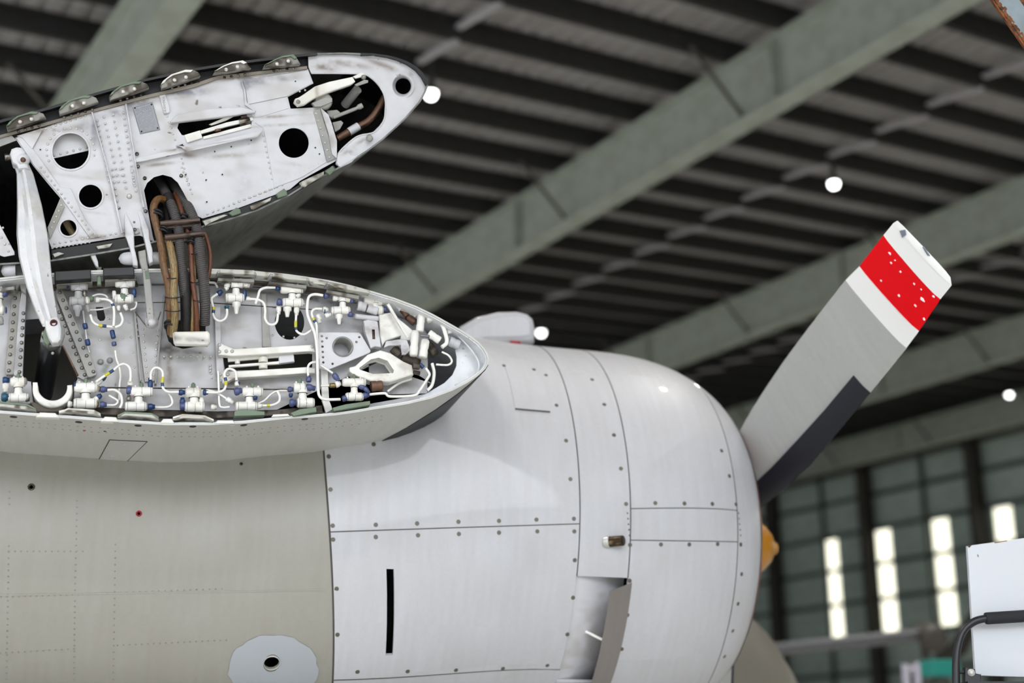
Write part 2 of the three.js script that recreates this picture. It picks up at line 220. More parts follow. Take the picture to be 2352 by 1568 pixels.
// corrugated roof sheeting
{
  const ringA = [], ringB = [];
  const prof = [];
  for (let p = P0 - 0.5; p < P1 + 0.5; p += 0.25) prof.push([p, 0], [p + 0.1, 0], [p + 0.125, 0.045], [p + 0.2, 0.045], [p + 0.225, 0]);
  const top = prof.slice().reverse().map(([p, h]) => [p, h + 0.02]);
  const line = [...prof, ...top];
  const g = loft([line.map(([p, h]) => hang(p, B0 - 0.5, roofY(p) + h)), line.map(([p, h]) => hang(p, B1 + 0.5, roofY(p) + h))], true, false);
  const roof = structure('ceiling', g, mat.sheet);
  roof.userData.label = 'dark corrugated sheet roof over purlins and beams';
  const len = (P1 - P0) / Math.cos(slope);
  const purlin = merge([box(len, 0.24, 0.012), box(len, 0.012, 0.075, new THREE.Matrix4().makeTranslation(0, 0.12, 0.036)), box(len, 0.012, 0.075, new THREE.Matrix4().makeTranslation(0, -0.12, -0.036))]);
  const pm = metres(purlin), q = new THREE.Quaternion().setFromRotationMatrix(new THREE.Matrix4().makeBasis(ACROSS, V3(0, 1, 0), ALONG.clone().negate())).multiply(new THREE.Quaternion().setFromAxisAngle(V3(0, 0, 1), slope));
  for (let b = B0 + 0.15; b < B1; b += 0.94) {
    const m = shade(new THREE.Mesh(pm, mat.purlin)); m.name = 'purlin'; m.position.copy(hang((P0 + P1) / 2, b, roofY((P0 + P1) / 2) - 0.135)); m.quaternion.copy(q); roof.add(m);
  }
  // plate beams below the purlins, with stiffeners welded across the web
  const bl = B1 - B0, bd = 0.86;
  const beamG = metres(merge([box(0.016, bd - 0.05, bl), box(0.3, 0.025, bl, new THREE.Matrix4().makeTranslation(0, bd / 2 - 0.0125, 0)), box(0.3, 0.025, bl, new THREE.Matrix4().makeTranslation(0, -bd / 2 + 0.0125, 0))]));
  const stiffG = metres(box(0.13, bd - 0.06, 0.014)), bq = new THREE.Quaternion().setFromRotationMatrix(new THREE.Matrix4().makeBasis(ACROSS, V3(0, 1, 0), ALONG.clone().negate()));
  const fly = [];
  for (const p of [-17.6, -10.6, -3.6, 3.4, 10.4, 17.4, 24.6, 31.6]) {
    const beam = shade(new THREE.Mesh(beamG, mat.beam)); beam.name = 'roof_beam'; beam.position.copy(hang(p, (B0 + B1) / 2, roofY(p) - 0.27 - bd / 2)); beam.quaternion.copy(bq); beam.userData.label = 'grey-green steel plate beam'; roof.add(beam);
    for (let b = B0 + 2.4; b < B1; b += 5.6) for (const s of [-1]) { const st = shade(new THREE.Mesh(stiffG, mat.beam)); st.name = 'stiffener'; st.position.set(s * 0.075, 0, (B0 + B1) / 2 - b); beam.add(st); }
    for (let b = B0 + 1; b < B1; b += 3.76) { const st = between(hang(p - 0.02, b, roofY(p) - 0.27 - bd + 0.05), hang(p - 0.85, b, roofY(p - 0.85) - 0.25), 0.028, 0.028, 6); fly.push(st); }
  }
  for (const g of fly) part(roof, 'fly_brace', g, mat.column);
  // bridging members half way between the beams
  const br = metres(box(0.09, 0.05, 0.9));
  for (const p of [-0.1, 6.9, 13.9, 21]) for (let b = B0 + 0.15 + 0.47; b < B1 - 8; b += 0.94) { const m = shade(new THREE.Mesh(br, mat.bridging)); m.name = 'bridging'; m.position.copy(hang(p, b, roofY(p) - 0.2)); m.quaternion.copy(bq).multiply(new THREE.Quaternion().setFromAxisAngle(V3(1, 0, 0), 0.16)); roof.add(m); }
}
// window wall on the right: sheeting with openings for translucent strips, girts, columns
const WALL = new Plane(hang(P1, 0, 0), ACROSS.clone().negate());
const onWall = (px, py) => { const q = WALL.pt(px, py); return { b: q.clone().sub(hang(0, 0, 0)).dot(ALONG), y: q.y }; };
{
  const strips = [[1905, 1920], [2027, 2040], [2161, 2172], [2308, 2318]].map(([a]) => onWall(a, 1240).b);
  const gap = (strips[0] - strips[3]) / 3;
  
  while (strips[strips.length - 1] - gap > B0 + 2) strips.push(strips[strips.length - 1] - gap);
  const y1 = onWall(1905, 1234).y, y0 = onWall(1915, 1468).y, hw = 0.33, rows = 3, top = roofY(P1) + 0.2;
  const wall = new THREE.Group(); wall.name = 'wall_right'; wall.userData.kind = 'structure'; wall.position.copy(hang(P1, 0, 0)); scene.add(wall);
  const wp = (name, g, m) => part(wall, name, g, m);
  const edges = [B1 + 0.5, ...strips.flatMap((s) => [s + hw, s - hw]), B0 - 0.5];
  wp('sheeting', merge([hangarBox(P1 + 0.1, (B0 + B1) / 2, y0 / 2, 0.12, B1 - B0 + 1, y0), hangarBox(P1 + 0.1, (B0 + B1) / 2, (y1 + top) / 2, 0.12, B1 - B0 + 1, top - y1), ...edges.flatMap((e, i) => i % 2 ? [] : [hangarBox(P1 + 0.1, (e + edges[i + 1]) / 2, (y0 + y1) / 2, 0.12, e - edges[i + 1], y1 - y0)])]), mat.wallSheet);
  const step = (y1 - y0) / rows;
  for (const s of strips) for (let r = 0; r < rows; r++) wp('window_pane', hangarBox(P1 + 0.06, s, y0 + (r + 0.5) * step, 0.004, hw * 2, step - 0.03), mat.pane);
  for (let y = y0 - 3 * step; y < top - 0.5; y += step) wp('girt', merge([hangarBox(P1 - 0.07, (B0 + B1) / 2, y, 0.2, B1 - B0, 0.05), hangarBox(P1 - 0.16, (B0 + B1) / 2, y - 0.06, 0.012, B1 - B0, 0.15)]), mat.girt);
  wp('eave_beam', hangarBox(P1 - 0.2, (B0 + B1) / 2, top - 0.65, 0.25, B1 - B0, 0.5), mat.column);
  const c0 = onWall(1797, 1300).b, c1 = onWall(2000, 1100).b, c2 = onWall(2245, 1000).b, sp = (c0 - c2) / 2;
  for (let b = c0 + 3 * sp; b > B0; b -= sp) wp('column', merge([hangarBox(P1 - 0.38, b, top / 2, 0.44, 0.02, top), hangarBox(P1 - 0.17, b, top / 2, 0.02, 0.3, top), hangarBox(P1 - 0.6, b, top / 2, 0.02, 0.34, top)]), mat.column);
  for (let b = c0 - sp / 2 + 3 * sp; b > B0; b -= sp) wp('mullion_post', hangarBox(P1 - 0.12, b, top / 2, 0.1, 0.12, top), mat.girt);
}
{
  const tallL = roofY(P0) + 0.3;
  // the left side is one long door opening: posts and a lintel only
  structure('wall_left', merge([hangarBox(P0 - 0.15, (B0 + B1) / 2, tallL - 0.4, 0.3, B1 - B0 + 1, 0.8), ...range(B0, B1, 3).map((b) => hangarBox(P0 - 0.15, b, tallL / 2, 0.3, 0.4, tallL))]), mat.wallSheet);
  const g = new Plane(hang(0, B1, 0), ALONG.clone().negate());
  const far = (b, t) => loft([[P0 - 0.3, 0], [P1 + 0.3, 0], [P1 + 0.3, roofY(P1) + 0.1], [P0 - 0.3, roofY(P0) + 0.1]].map(([p, y]) => [hang(p, b, y), hang(p, b + t, y)]).map((x) => x), true, false);
  const quadWall = (b, t, pts) => { const a = pts.map(([p, y]) => hang(p, b, y)), c = pts.map(([p, y]) => hang(p, b + t, y)); return loft([a, c]); };
  structure('wall_far', quadWall(B1, 0.3, [[P0 - 0.3, 0], [P1 + 0.3, 0], [P1 + 0.3, roofY(P1) + 0.1], [P0 - 0.3, roofY(P0) + 0.1]]), mat.wallSheet);
  // door side, open to the apron: posts at both ends and a lintel under the roof
  structure('wall_front', merge([quadWall(B0 - 0.5, 0.3, [[P0 - 0.3, 0], [P0 + 0.3, 0], [P0 + 0.3, roofY(P0)], [P0 - 0.3, roofY(P0)]]), quadWall(B0 - 0.5, 0.3, [[DOOR, 0], [P1 + 0.3, 0], [P1 + 0.3, roofY(P1)], [DOOR, roofY(DOOR)]]), quadWall(B0 - 0.5, 0.3, [[P0 + 1, roofY(P0 + 1) - 0.4], [DOOR, roofY(DOOR) - 0.4], [DOOR, roofY(DOOR)], [P0 + 1, roofY(P0 + 1)]])]), mat.wallSheet);
}
// high-bay lamps hung below the roof on a regular grid
const LAMP_P = [-14.1, -7.1, -0.1, 6.9, 13.8, 20.8, 28.6], LAMP_B = [-4, 4.2, 12.4, 20.6, 28.8, 37];
const seen = { '6.9 12.4': 'lit round high-bay lamp beside the nose of the folded wing', '13.8 12.4': 'lit round high-bay lamp between two roof beams, above the propeller blade', '13.8 20.6': 'lit round high-bay lamp low behind the scoop on top of the engine nacelle', '28.6 20.6': 'lit high-bay lamp in the dark bay beside the window wall' };
const seenAt = { '6.9 12.4': [990, 213], '13.8 12.4': [1915, 420], '13.8 20.6': [1243, 762], '28.6 20.6': [2318, 905] };
for (const gp of LAMP_P) for (const gb of LAMP_B) {
  const key = `${gp} ${gb}`; let at = hang(gp, gb, roofY(gp) - 0.75);
  if (seen[key]) { const d = sight(...seenAt[key]); let t = 8; for (; t < 80; t += 0.01) { const q = EYE.clone().addScaledVector(d, t); if (q.y > roofY(q.clone().sub(EYE).dot(ACROSS)) - 0.75) break; } at = EYE.clone().addScaledVector(d, t); }
  const rel = at.clone().sub(EYE), fz = rel.dot(FWD), ix = IMG_W / 2 + FOCAL * rel.dot(RIGHT) / fz, iy = IMG_H / 2 - FOCAL * rel.dot(UPV) / fz;
  if (!seen[key] && fz > 0 && ix > -80 && ix < IMG_W + 80 && iy > -80 && iy < IMG_H + 80) continue;     // the photograph shows no lamp there
  const p = at.clone().sub(EYE).dot(ACROSS), r = 0.072;
  const lamp = thing('high_bay_lamp', seen[key] ?? 'lit round high-bay lamp hung between roof beams outside the view', 'lamp', V3(at.x, roofY(p) - 0.34, at.z), seen[key] ? undefined : 'high-bay lamps of the roof grid');
  part(lamp, 'drop_rod', between(V3(at.x, roofY(p) - 0.34, at.z), V3(at.x, at.y + 0.22, at.z), 0.012, 0.012, 8), mat.lampBody);
  part(lamp, 'housing', turned(V3(at.x, at.y, at.z), V3(at.x, at.y + 0.24, at.z), [[0, r * 1.08], [0.25, r * 1.1], [0.4, r * 0.6], [1, r * 0.4], [1, 0]]), mat.lampBody);
  part(lamp, 'lens', turned(V3(at.x, at.y - 0.07, at.z), V3(at.x, at.y + 0.005, at.z), [[0, 0], [0, r * 0.7], [0.5, r * 0.95], [1, r]]), mat.lampGlow, 'glowing white lens');
  const l = new THREE.SpotLight('#fffaf0', LAMP_POWER, 0, rad(72), 0.5, 2); l.name = 'high_bay_lamp_light'; l.position.set(at.x, at.y - 0.1, at.z); l.target.position.set(at.x, 0, at.z); l.castShadow = true; l.shadow.radius = 4; scene.add(l, l.target);
}
// ---------------------------------------------------------------- the aircraft: nacelle, stub wing and what is bolted to them
const AX_Y = 2.45, AX_Z = -1.3, NR = 0.787;
const aircraft = thing('aircraft', 'grey twin-engined aircraft with one wing folded open, hydraulic valves and pipes bared at the fold', 'aircraft', V3(-0.3, 0, AX_Z));
const cowlR = [[-4, 0.2], [-3.4, 0.42], [-2.6, 0.62], [-1.8, 0.73], [-1, 0.78], [0, NR], [1.75, NR], [1.9, 0.784], [2.02, 0.77], [2.12, 0.745], [2.2, 0.712], [2.28, 0.664], [2.34, 0.61], [2.38, 0.55], [2.395, 0.5]];
const radiusAt = (x) => { const a = cowlR; if (x <= a[0][0]) return a[0][1]; for (let i = 0; i + 1 < a.length; i++) if (x <= a[i + 1][0]) { const p = a[Math.max(0, i - 1)], q = a[i], r = a[i + 1], s = a[Math.min(a.length - 1, i + 2)], h = r[0] - q[0], t = (x - q[0]) / h, m0 = (r[1] - p[1]) / (r[0] - p[0]) * h, m1 = (s[1] - q[1]) / (s[0] - q[0]) * h, t2 = t * t, t3 = t2 * t; return (2 * t3 - 3 * t2 + 1) * q[1] + (t3 - 2 * t2 + t) * m0 + (-2 * t3 + 3 * t2) * r[1] + (t3 - t2) * m1; } return a[a.length - 1][1]; };
const squareness = (x) => 2 + 1.5 * (1 - sm(0.3, 1.55, x));
const nac = (x, phi, h = 0) => {                                     // point on the nacelle, phi = 0 towards the camera side, 90 degrees on top
  const n = squareness(x), c = Math.cos(phi), s = Math.sin(phi), k = 1 / Math.pow(Math.pow(Math.abs(c), n) + Math.pow(Math.abs(s), n), 1 / n), r = radiusAt(x) * k;
  const slopeR = (radiusAt(x + 0.01) - radiusAt(x - 0.01)) / 0.02, nx = -slopeR, L = Math.hypot(1, nx);
  return V3(x + h * nx / L, AX_Y + r * s + h * s / L, AX_Z + r * c + h * c / L);
};
const nacN = (x, phi) => nac(x, phi, 0.01).sub(nac(x, phi)).normalize();
const SEAM0 = 0.648, SEAM1 = 1.548, SEAM2 = 1.742, LIP = 2.2;
function nacShell(xs, ph0, ph1, nphi, inner = 0.012) { return slab((u, v, h) => { const i = Math.min(xs.length - 2, Math.floor(u * (xs.length - 1) + 1e-9)), f = u * (xs.length - 1) - i, p = ph0 + (ph1 - ph0) * v; return nac(warp(xs[i] + (xs[i + 1] - xs[i]) * f, p), p, h); }, xs.length - 1, nphi, -inner, 0); }
// pixel -> place on the nacelle skin
function onNac(px, py) {
  const d = sight(px, py); let t = 3;
  const out = (q) => { const dy = q.y - AX_Y, dz = q.z - AX_Z, phi = Math.atan2(dy, dz), s = nac(q.x, phi); return Math.hypot(dy, dz) - Math.hypot(s.y - AX_Y, s.z - AX_Z); };
  for (; t < 7; t += 0.01) if (out(EYE.clone().addScaledVector(d, t)) < 0) break;
  let a = t - 0.01, b = t; for (let i = 0; i < 24; i++) { const m = (a + b) / 2; out(EYE.clone().addScaledVector(d, m)) < 0 ? b = m : a = m; }
  const q = EYE.clone().addScaledVector(d, a); return { x: q.x, phi: Math.atan2(q.y - AX_Y, q.z - AX_Z), q };
}
// the joint between rear skin and access panels leans a little; lines on the skin run between two read points
const J0 = onNac(743, 1040), J1 = onNac(764, 1555);
const lean = (phi) => { const t = Math.max(-0.4, Math.min(1.4, (Math.atan2(Math.sin(phi), Math.cos(phi)) - J1.phi) / (J0.phi - J1.phi))); return (J1.x + (J0.x - J1.x) * t - SEAM0) * sm(-0.2, 0.3, Math.cos(phi)); };
const warp = (x, phi) => x + lean(phi) * (x < SEAM0 ? Math.max(0, (x + 0.75) / (SEAM0 + 0.75)) : Math.max(0, (SEAM1 - x) / (SEAM1 - SEAM0)));
const lineOn = (a, b) => { const p = onNac(...a), q = onNac(...b); return (x) => p.phi + (q.phi - p.phi) * (x - p.x) / (q.x - p.x); };
const val = (p, x) => typeof p === 'function' ? p(x) : p, plus = (p, d) => (x) => val(p, x) + d;
const FLAP_PHI = onNac(1400, 1325).phi;
// rear skin with its drilled openings cut through
let rearSkin = nacShell([...range(-4, -1, 8), ...range(-0.75, SEAM0, 8)], 0, 2 * Math.PI, 96);
{
  const ev = new Evaluator(); ev.attributes = ['position', 'normal']; ev.useGroups = false;
  for (const [px, py, r] of [[624, 1522, 0.0252], [72, 1118, 0.0052], [319, 1179, 0.0046], [554, 1065, 0.003]]) {
    const s = onNac(px, py), n = nacN(s.x, s.phi), c = nac(s.x, s.phi), g = between(c.clone().addScaledVector(n, -0.1), c.clone().addScaledVector(n, 0.1), r, r, 28), a = new Brush(rearSkin), b = new Brush(g);
    rearSkin.deleteAttribute('uv'); a.updateMatrixWorld(true); b.updateMatrixWorld(true); rearSkin = ev.evaluate(a, b, SUBTRACTION).geometry;
  }
}
const nacelle = part(aircraft, 'engine_nacelle', rearSkin, mat.skinAft, 'warm grey weathered rear nacelle skin');
const panelOn = (name, x0, x1, ph0, ph1, m, h0 = -0.012, h1 = 0.0, nx = 10, np = 24, label) => part(nacelle, name, slab((u, v, h) => { const x = x0 + (x1 - x0) * u, p = val(ph0, x) + (val(ph1, x) - val(ph0, x)) * v; return nac(warp(x, p), p, h); }, nx, np, h0, h1), m, label);
const G = 0.0022;
// forward access panels
const P_LINE0 = lineOn([760, 1221], [1318, 1203]), P_LINE1 = lineOn([768, 1562], [1285, 1537]);
panelOn('access_panel', SEAM0 + 2 * G, SEAM1 - G, plus(P_LINE0, G), 1.9, mat.skin, -0.014, 0.001, 10, 40);
panelOn('access_panel', SEAM0 + 2 * G, SEAM1 - G, 1.9 + G, 4.1, mat.skin, -0.014, 0.001, 6, 40);
panelOn('access_panel', SEAM0 + 2 * G, SEAM1 - G, plus(P_LINE1, -0.8), plus(P_LINE1, -G), mat.skin, -0.014, 0.001, 10, 14);
panelOn('access_panel', SEAM0 + 2 * G, SEAM1 - G, 4.1 + G - 2 * Math.PI, plus(P_LINE1, -0.8 - G), mat.skin, -0.014, 0.001, 6, 14);
// the panel with the exhaust slot: four pieces of one skin round the opening
{
  const s0 = onNac(889, 1306), s1 = onNac(905, 1504), un = (q) => q.x - lean(q.phi) * (SEAM1 - q.x) / (SEAM1 - SEAM0), xa = un(onNac(888, 1400)), xb = un(onNac(905, 1400)), pt = s0.phi, pb = s1.phi;
  const X0 = SEAM0 + 2 * G, X1 = SEAM1 - G, pc = (x0, x1, a, b) => slab((u, v, h) => { const x = x0 + (x1 - x0) * u, p = val(a, x) + (val(b, x) - val(a, x)) * v; return nac(warp(x, p), p, h); }, 8, 16, -0.012, 0.001);
  part(nacelle, 'access_panel', merge([pc(X0, X1, pt, plus(P_LINE0, -G)), pc(X0, X1, plus(P_LINE1, G), pb), pc(X0, xa, pb, pt), pc(xb, X1, pb, pt)]), mat.skin, 'access panel with a tall narrow slot');
}
panelOn('inner_firewall', SEAM0 - 0.004, SEAM0 + 3 * G, 0, 2 * Math.PI, mat.gap, -0.03, -0.012, 1, 96);
// ring between panels and cowl; below the exhaust line it opens for the cowl flap
panelOn('cowl_ring', SEAM1 + G, SEAM2 - G, FLAP_PHI, Math.PI - FLAP_PHI, mat.skin, -0.012, 0.001, 4, 64);
part(nacelle, 'cowl_ring_back', slab((u, v, h) => nac(SEAM1 + (SEAM2 - SEAM1) * u, Math.PI - FLAP_PHI + (Math.PI + FLAP_PHI - 0.9 + 0) * v, h), 4, 30, -0.012, 0), mat.skin);
const duct = panelOn('flap_duct', SEAM1 - 0.01, SEAM2 + 0.05, FLAP_PHI + 0.03 - 2.2, FLAP_PHI + 0.03, mat.rib, 0, 0, 1, 1);
nacelle.remove(duct);
part(nacelle, 'flap_duct', slab((u, v, h) => nac(SEAM1 - 0.004 + (SEAM2 + 0.03 - SEAM1) * u, FLAP_PHI + 0.02 - 2.2 * v, h - 0.012 - 0.09 * Math.pow(u, 1.6)), 10, 30, -0.01, 0), mat.rib, 'pale inner duct wall behind the cowl flap');
part(nacelle, 'cowl_flap', slab((u, v, h) => { const base = nac(SEAM2 - 0.085 + 0.1 * u, FLAP_PHI - 0.02 - (0.03 * (1 - u)) - 2.1 * v, h); return base.addScaledVector(nacN(SEAM2 - 0.2, FLAP_PHI - 2.1 * v), 0.05 * (1 - u)); }, 5, 30, 0.004, 0.007), M('#8b8584', 0.4, 0.1, { map: skinTex }), 'brownish grey cowl flap standing open');
{
  const a = EYE.clone().addScaledVector(sight(1340, 1447), onNac(1340, 1447).q.distanceTo(EYE) + 0.05), b = EYE.clone().addScaledVector(sight(1384, 1469), onNac(1384, 1469).q.distanceTo(EYE) - 0.03);
  part(nacelle, 'flap_rod', between(a, b, 0.0055), mat.pipe, 'white flap push rod');
  part(nacelle, 'rod_opening', turned(a.clone().addScaledVector(nacN(1.56, FLAP_PHI - 0.3), -0.004), a.clone().addScaledVector(nacN(1.56, FLAP_PHI - 0.3), 0.004), [[0, 0.02], [1, 0.02], [1, 0]]), mat.black);
}
// engine cowl
const C0 = lineOn([1438, 1168], [1692, 1172]), C1 = lineOn([1443, 1240], [1698, 1244]), cx = [SEAM2 + G, 1.8, 1.87, 1.94, 2.0, 2.05, 2.1, 2.14, 2.18, LIP - G];
const cowlPiece = (name, a, b, m, n) => part(nacelle, name, slab((u, v, h) => { const k = Math.min(cx.length - 2, Math.floor(u * (cx.length - 1) + 1e-9)), f = u * (cx.length - 1) - k; const x = cx[k] + (cx[k + 1] - cx[k]) * f; return nac(x, val(a, x) + (val(b, x) - val(a, x)) * v, h); }, cx.length - 1, n, -0.012, 0.001), m);
cowlPiece('cowl_panel', plus(C0, G), 1.8, mat.skin, 36); cowlPiece('cowl_panel', plus(C1, G), plus(C0, -G), mat.skin, 8); cowlPiece('cowl_panel', plus(C1, -1.75), plus(C1, -G), mat.skin, 36); cowlPiece('cowl_panel', 1.8 + G, plus(C1, -1.75 - G + 2 * Math.PI), mat.skin, 50);
{
  const lx = [LIP + G, 2.24, 2.27, 2.3, 2.325, 2.35, 2.37, 2.385, 2.394];
  const lip = []; for (const x of lx) lip.push(range(0, 2 * Math.PI, 96).slice(0, -1).map((p) => nac(x, p, 0.001)));
  for (const [x, r] of [[2.39, 0.475], [2.37, 0.46], [2.3, 0.45], [2.1, 0.45]]) lip.push(range(0, 2 * Math.PI, 96).slice(0, -1).map((p) => V3(x, AX_Y + r * Math.sin(p), AX_Z + r * Math.cos(p))));
  part(nacelle, 'cowl_lip', creased(loft(lip, true, false), 1.2), mat.skin, 'smooth rounded cowl lip');
  part(nacelle, 'lip_band', creased(loft([2.352, 2.368, 2.382, 2.392].map((x) => range(0, 2 * Math.PI, 96).slice(0, -1).map((p) => nac(x, p, 0.003))), true, false), 1.2), mat.lipRed, 'worn dull red band round the intake');
  part(nacelle, 'engine_face', turned(V3(2.02, AX_Y, AX_Z), V3(2.12, AX_Y, AX_Z), [[0, 0.46], [1, 0.46], [1, 0]], 40), mat.strap);
}
// screws along the panel edges
const screwG = metres(merge([new THREE.CylinderGeometry(0.0075, 0.008, 0.0022, 14), new THREE.BoxGeometry(0.011, 0.0014, 0.002).translate(0, 0.0009, 0)]));
const cupG = metres(new THREE.TorusGeometry(0.0092, 0.0016, 6, 18).rotateX(Math.PI / 2));
const smallG = metres(new THREE.SphereGeometry(0.0035, 8, 4, 0, 2 * Math.PI, 0, Math.PI / 2).scale(1, 0.5, 1));
function screw(px, py, big = 1) { const s = onNac(px, py), n = nacN(s.x, s.phi), at = nac(s.x, s.phi, 0.0012); const m = piece(nacelle, 'panel_screw', screwG, mat.screw, at, n, rnd() * 3); m.scale.setScalar(big); const c = shade(new THREE.Mesh(cupG, mat.screw)); c.name = 'cup_washer'; }
const lineP = (a, b, n) => range(0, 1, n).map((t) => [a[0] + (b[0] - a[0]) * t, a[1] + (b[1] - a[1]) * t]);
for (const [x, y] of [[755, 1048], [759, 1124], [764, 1207], [765, 1239], [858, 1020], [953, 983], [863, 1205], [958, 1202], [1053, 1198], [1146, 1196], [1232, 1193], [1318, 1191], [863, 1233], [960, 1229], [1054, 1226], [1146, 1223], [1234, 1220], [1319, 1220], [773, 1352], [775, 1457], [821, 1542], [936, 1541], [1047, 1538], [1155, 1534], [1257, 1527], [1320, 1286], [1316, 1372], [1303, 1456], [1300, 1012], [1310, 1100], [1278, 931], [1254, 862], [1157, 840], [1226, 849], [1388, 929], [1410, 999], [1426, 1076], [1438, 1157], [1360, 872], [1505, 1155], [1572, 1156], [1636, 1157], [1690, 1158], [1447, 1251], [1518, 1250], [1583, 1250], [1648, 1249], [1701, 1250], [1446, 1333], [1441, 1412], [1703, 1318], [1695, 1386], [1683, 1448], [1664, 1507], [1657, 1035], [1675, 1093], [1428, 1490]]) screw(x, y);
for (const [a, b, n] of [[[1441, 1178], [1446, 1229], 4], [[1696, 1178], [1701, 1229], 4]]) for (const q of lineP(a, b, n)) { const s = onNac(q[0], q[1]); piece(nacelle, 'panel_screw', smallG, mat.screw, nac(s.x, s.phi, 0.001), nacN(s.x, s.phi)); }
// seal strips in the open seams
const seam = (path, w, m = mat.gap, h = 0.0016) => part(nacelle, 'seam_strip', slab((u, v, hh) => { const L = path.length - 1, i = Math.min(L - 1, Math.floor(u * L + 1e-9)), f = u * L - i, x = path[i].x + (path[i + 1].x - path[i].x) * f, p = path[i].phi + (path[i + 1].phi - path[i].phi) * f, dx = path[i + 1].x - path[i].x, dp = (path[i + 1].phi - path[i].phi) * NR, l = Math.hypot(dx, dp); return nac(x - dp / l * w * (v - 0.5), p + dx / l * w * (v - 0.5) / NR, hh); }, path.length * 2, 1, -0.002, h), m);
const arc = (x, a, b, n = 24) => range(a, b, n).map((phi) => ({ x: warp(x, phi), phi })), along = (x0, x1, line, n = 8) => range(x0, x1, n).map((x) => ({ x: warp(x, val(line, x)), phi: val(line, x) }));
seam(arc(SEAM0 + 0.001, -1.2, 1.5), 0.0062); seam(along(SEAM0, SEAM1, P_LINE0), 0.0036); seam(along(SEAM0, SEAM1, P_LINE1), 0.0036); seam(arc(SEAM1, FLAP_PHI, 1.7), 0.0026); seam(arc(SEAM2, FLAP_PHI, 1.7), 0.0026); seam(along(SEAM2, LIP, C0), 0.003); seam(along(SEAM2, LIP, C1), 0.003); seam(arc(LIP, -1.3, 1.7), 0.0018);
// access door on the top of the cowl ring, hinge line dark
{
  const q = [[1160, 845], [1235, 858], [1263, 945], [1183, 938]].map(([x, y]) => onNac(x, y));
  const bil = (u, v, h) => { const x = (q[0].x * (1 - u) + q[1].x * u) * (1 - v) + (q[3].x * (1 - u) + q[2].x * u) * v, p = (q[0].phi * (1 - u) + q[1].phi * u) * (1 - v) + (q[3].phi * (1 - u) + q[2].phi * u) * v; return nac(x, p, h); };
  part(nacelle, 'access_door', slab(bil, 6, 6, 0.0005, 0.0035), mat.skin);
  seam([q[3], q[2]].map(({ x, phi }) => ({ x, phi: phi - 0.004 })), 0.006, mat.gap, 0.004);
}
// drain stub, vents and the patched hole on the rear skin
{
  const s = onNac(1393, 1245), a = nac(s.x, s.phi, -0.01), e = EYE.clone().addScaledVector(sight(1432, 1241), a.distanceTo(EYE) - 0.03);
  part(nacelle, 'drain_stub', turned(a, e, [[0, 0.014], [0.2, 0.0205], [0.25, 0.0205], [0.26, 0.019], [0.95, 0.019], [1, 0.0175], [1, 0]]), M('#85755c', 0.35, 0.6, { map: grimeDark }), 'dull brass drain stub');
  part(nacelle, 'stub_collar', turned(a, a.clone().lerp(e, 0.28), [[0, 0.024], [0.7, 0.024], [1, 0.021]]), mat.rivet);
  const ringOn = (px, py, r, m, nm) => { const q = onNac(px, py), n = nacN(q.x, q.phi), c = nac(q.x, q.phi); part(nacelle, nm, turned(c.clone().addScaledVector(n, -0.001), c.clone().addScaledVector(n, 0.004), [[0, r], [0.6, r], [1, r * 0.8], [0.9, r * 0.5], [-0.5, r * 0.46]]), m); };
  ringOn(72, 1118, 0.0112, mat.steel, 'pressure_port'); ringOn(319, 1179, 0.0098, mat.red, 'pressure_port'); ringOn(554, 1065, 0.0056, mat.dirtAndShade, 'pressure_port');
  const h = onNac(624, 1522), n = nacN(h.x, h.phi), c = nac(h.x, h.phi);
  part(nacelle, 'breather_hole', merge([turned(c.clone().addScaledVector(n, -0.002), c.clone().addScaledVector(n, 0.0035), [[0, 0.0285], [1, 0.028], [0.9, 0.0255], [0.2, 0.0255]], 28)]), mat.rivet);
  const blob = (cx0, cy0) => { const pts = []; for (let i = 0; i < 40; i++) { const a = i / 40 * 2 * Math.PI, r = 1 + 0.02 * Math.sin(a * 9) + 0.018 * Math.sin(a * 17 + 1); pts.push(onNac(cx0 + 103 * r * Math.cos(a), Math.min(1700, cy0 + 78 * r * Math.sin(a)))); } return pts; };
  const ring = blob(628, 1535);
  const outer = ring.map((q) => nac(q.x, q.phi, 0.002)), midr = [0.8, 0.6, 0.4].map((k) => ring.map((q) => nac(h.x + (q.x - h.x) * k, h.phi + (q.phi - h.phi) * k, 0.0024))), rim = ring.map((q, i) => { const a = i / 40 * 2 * Math.PI; return nac(h.x + 0.028 * Math.cos(a), h.phi - 0.028 * Math.sin(a) / NR, 0.0024); });
  part(nacelle, 'repaint_patch', loft([outer, ...midr, rim], true, false), mat.patch, 'bluish grey repainted patch round the hole');
}
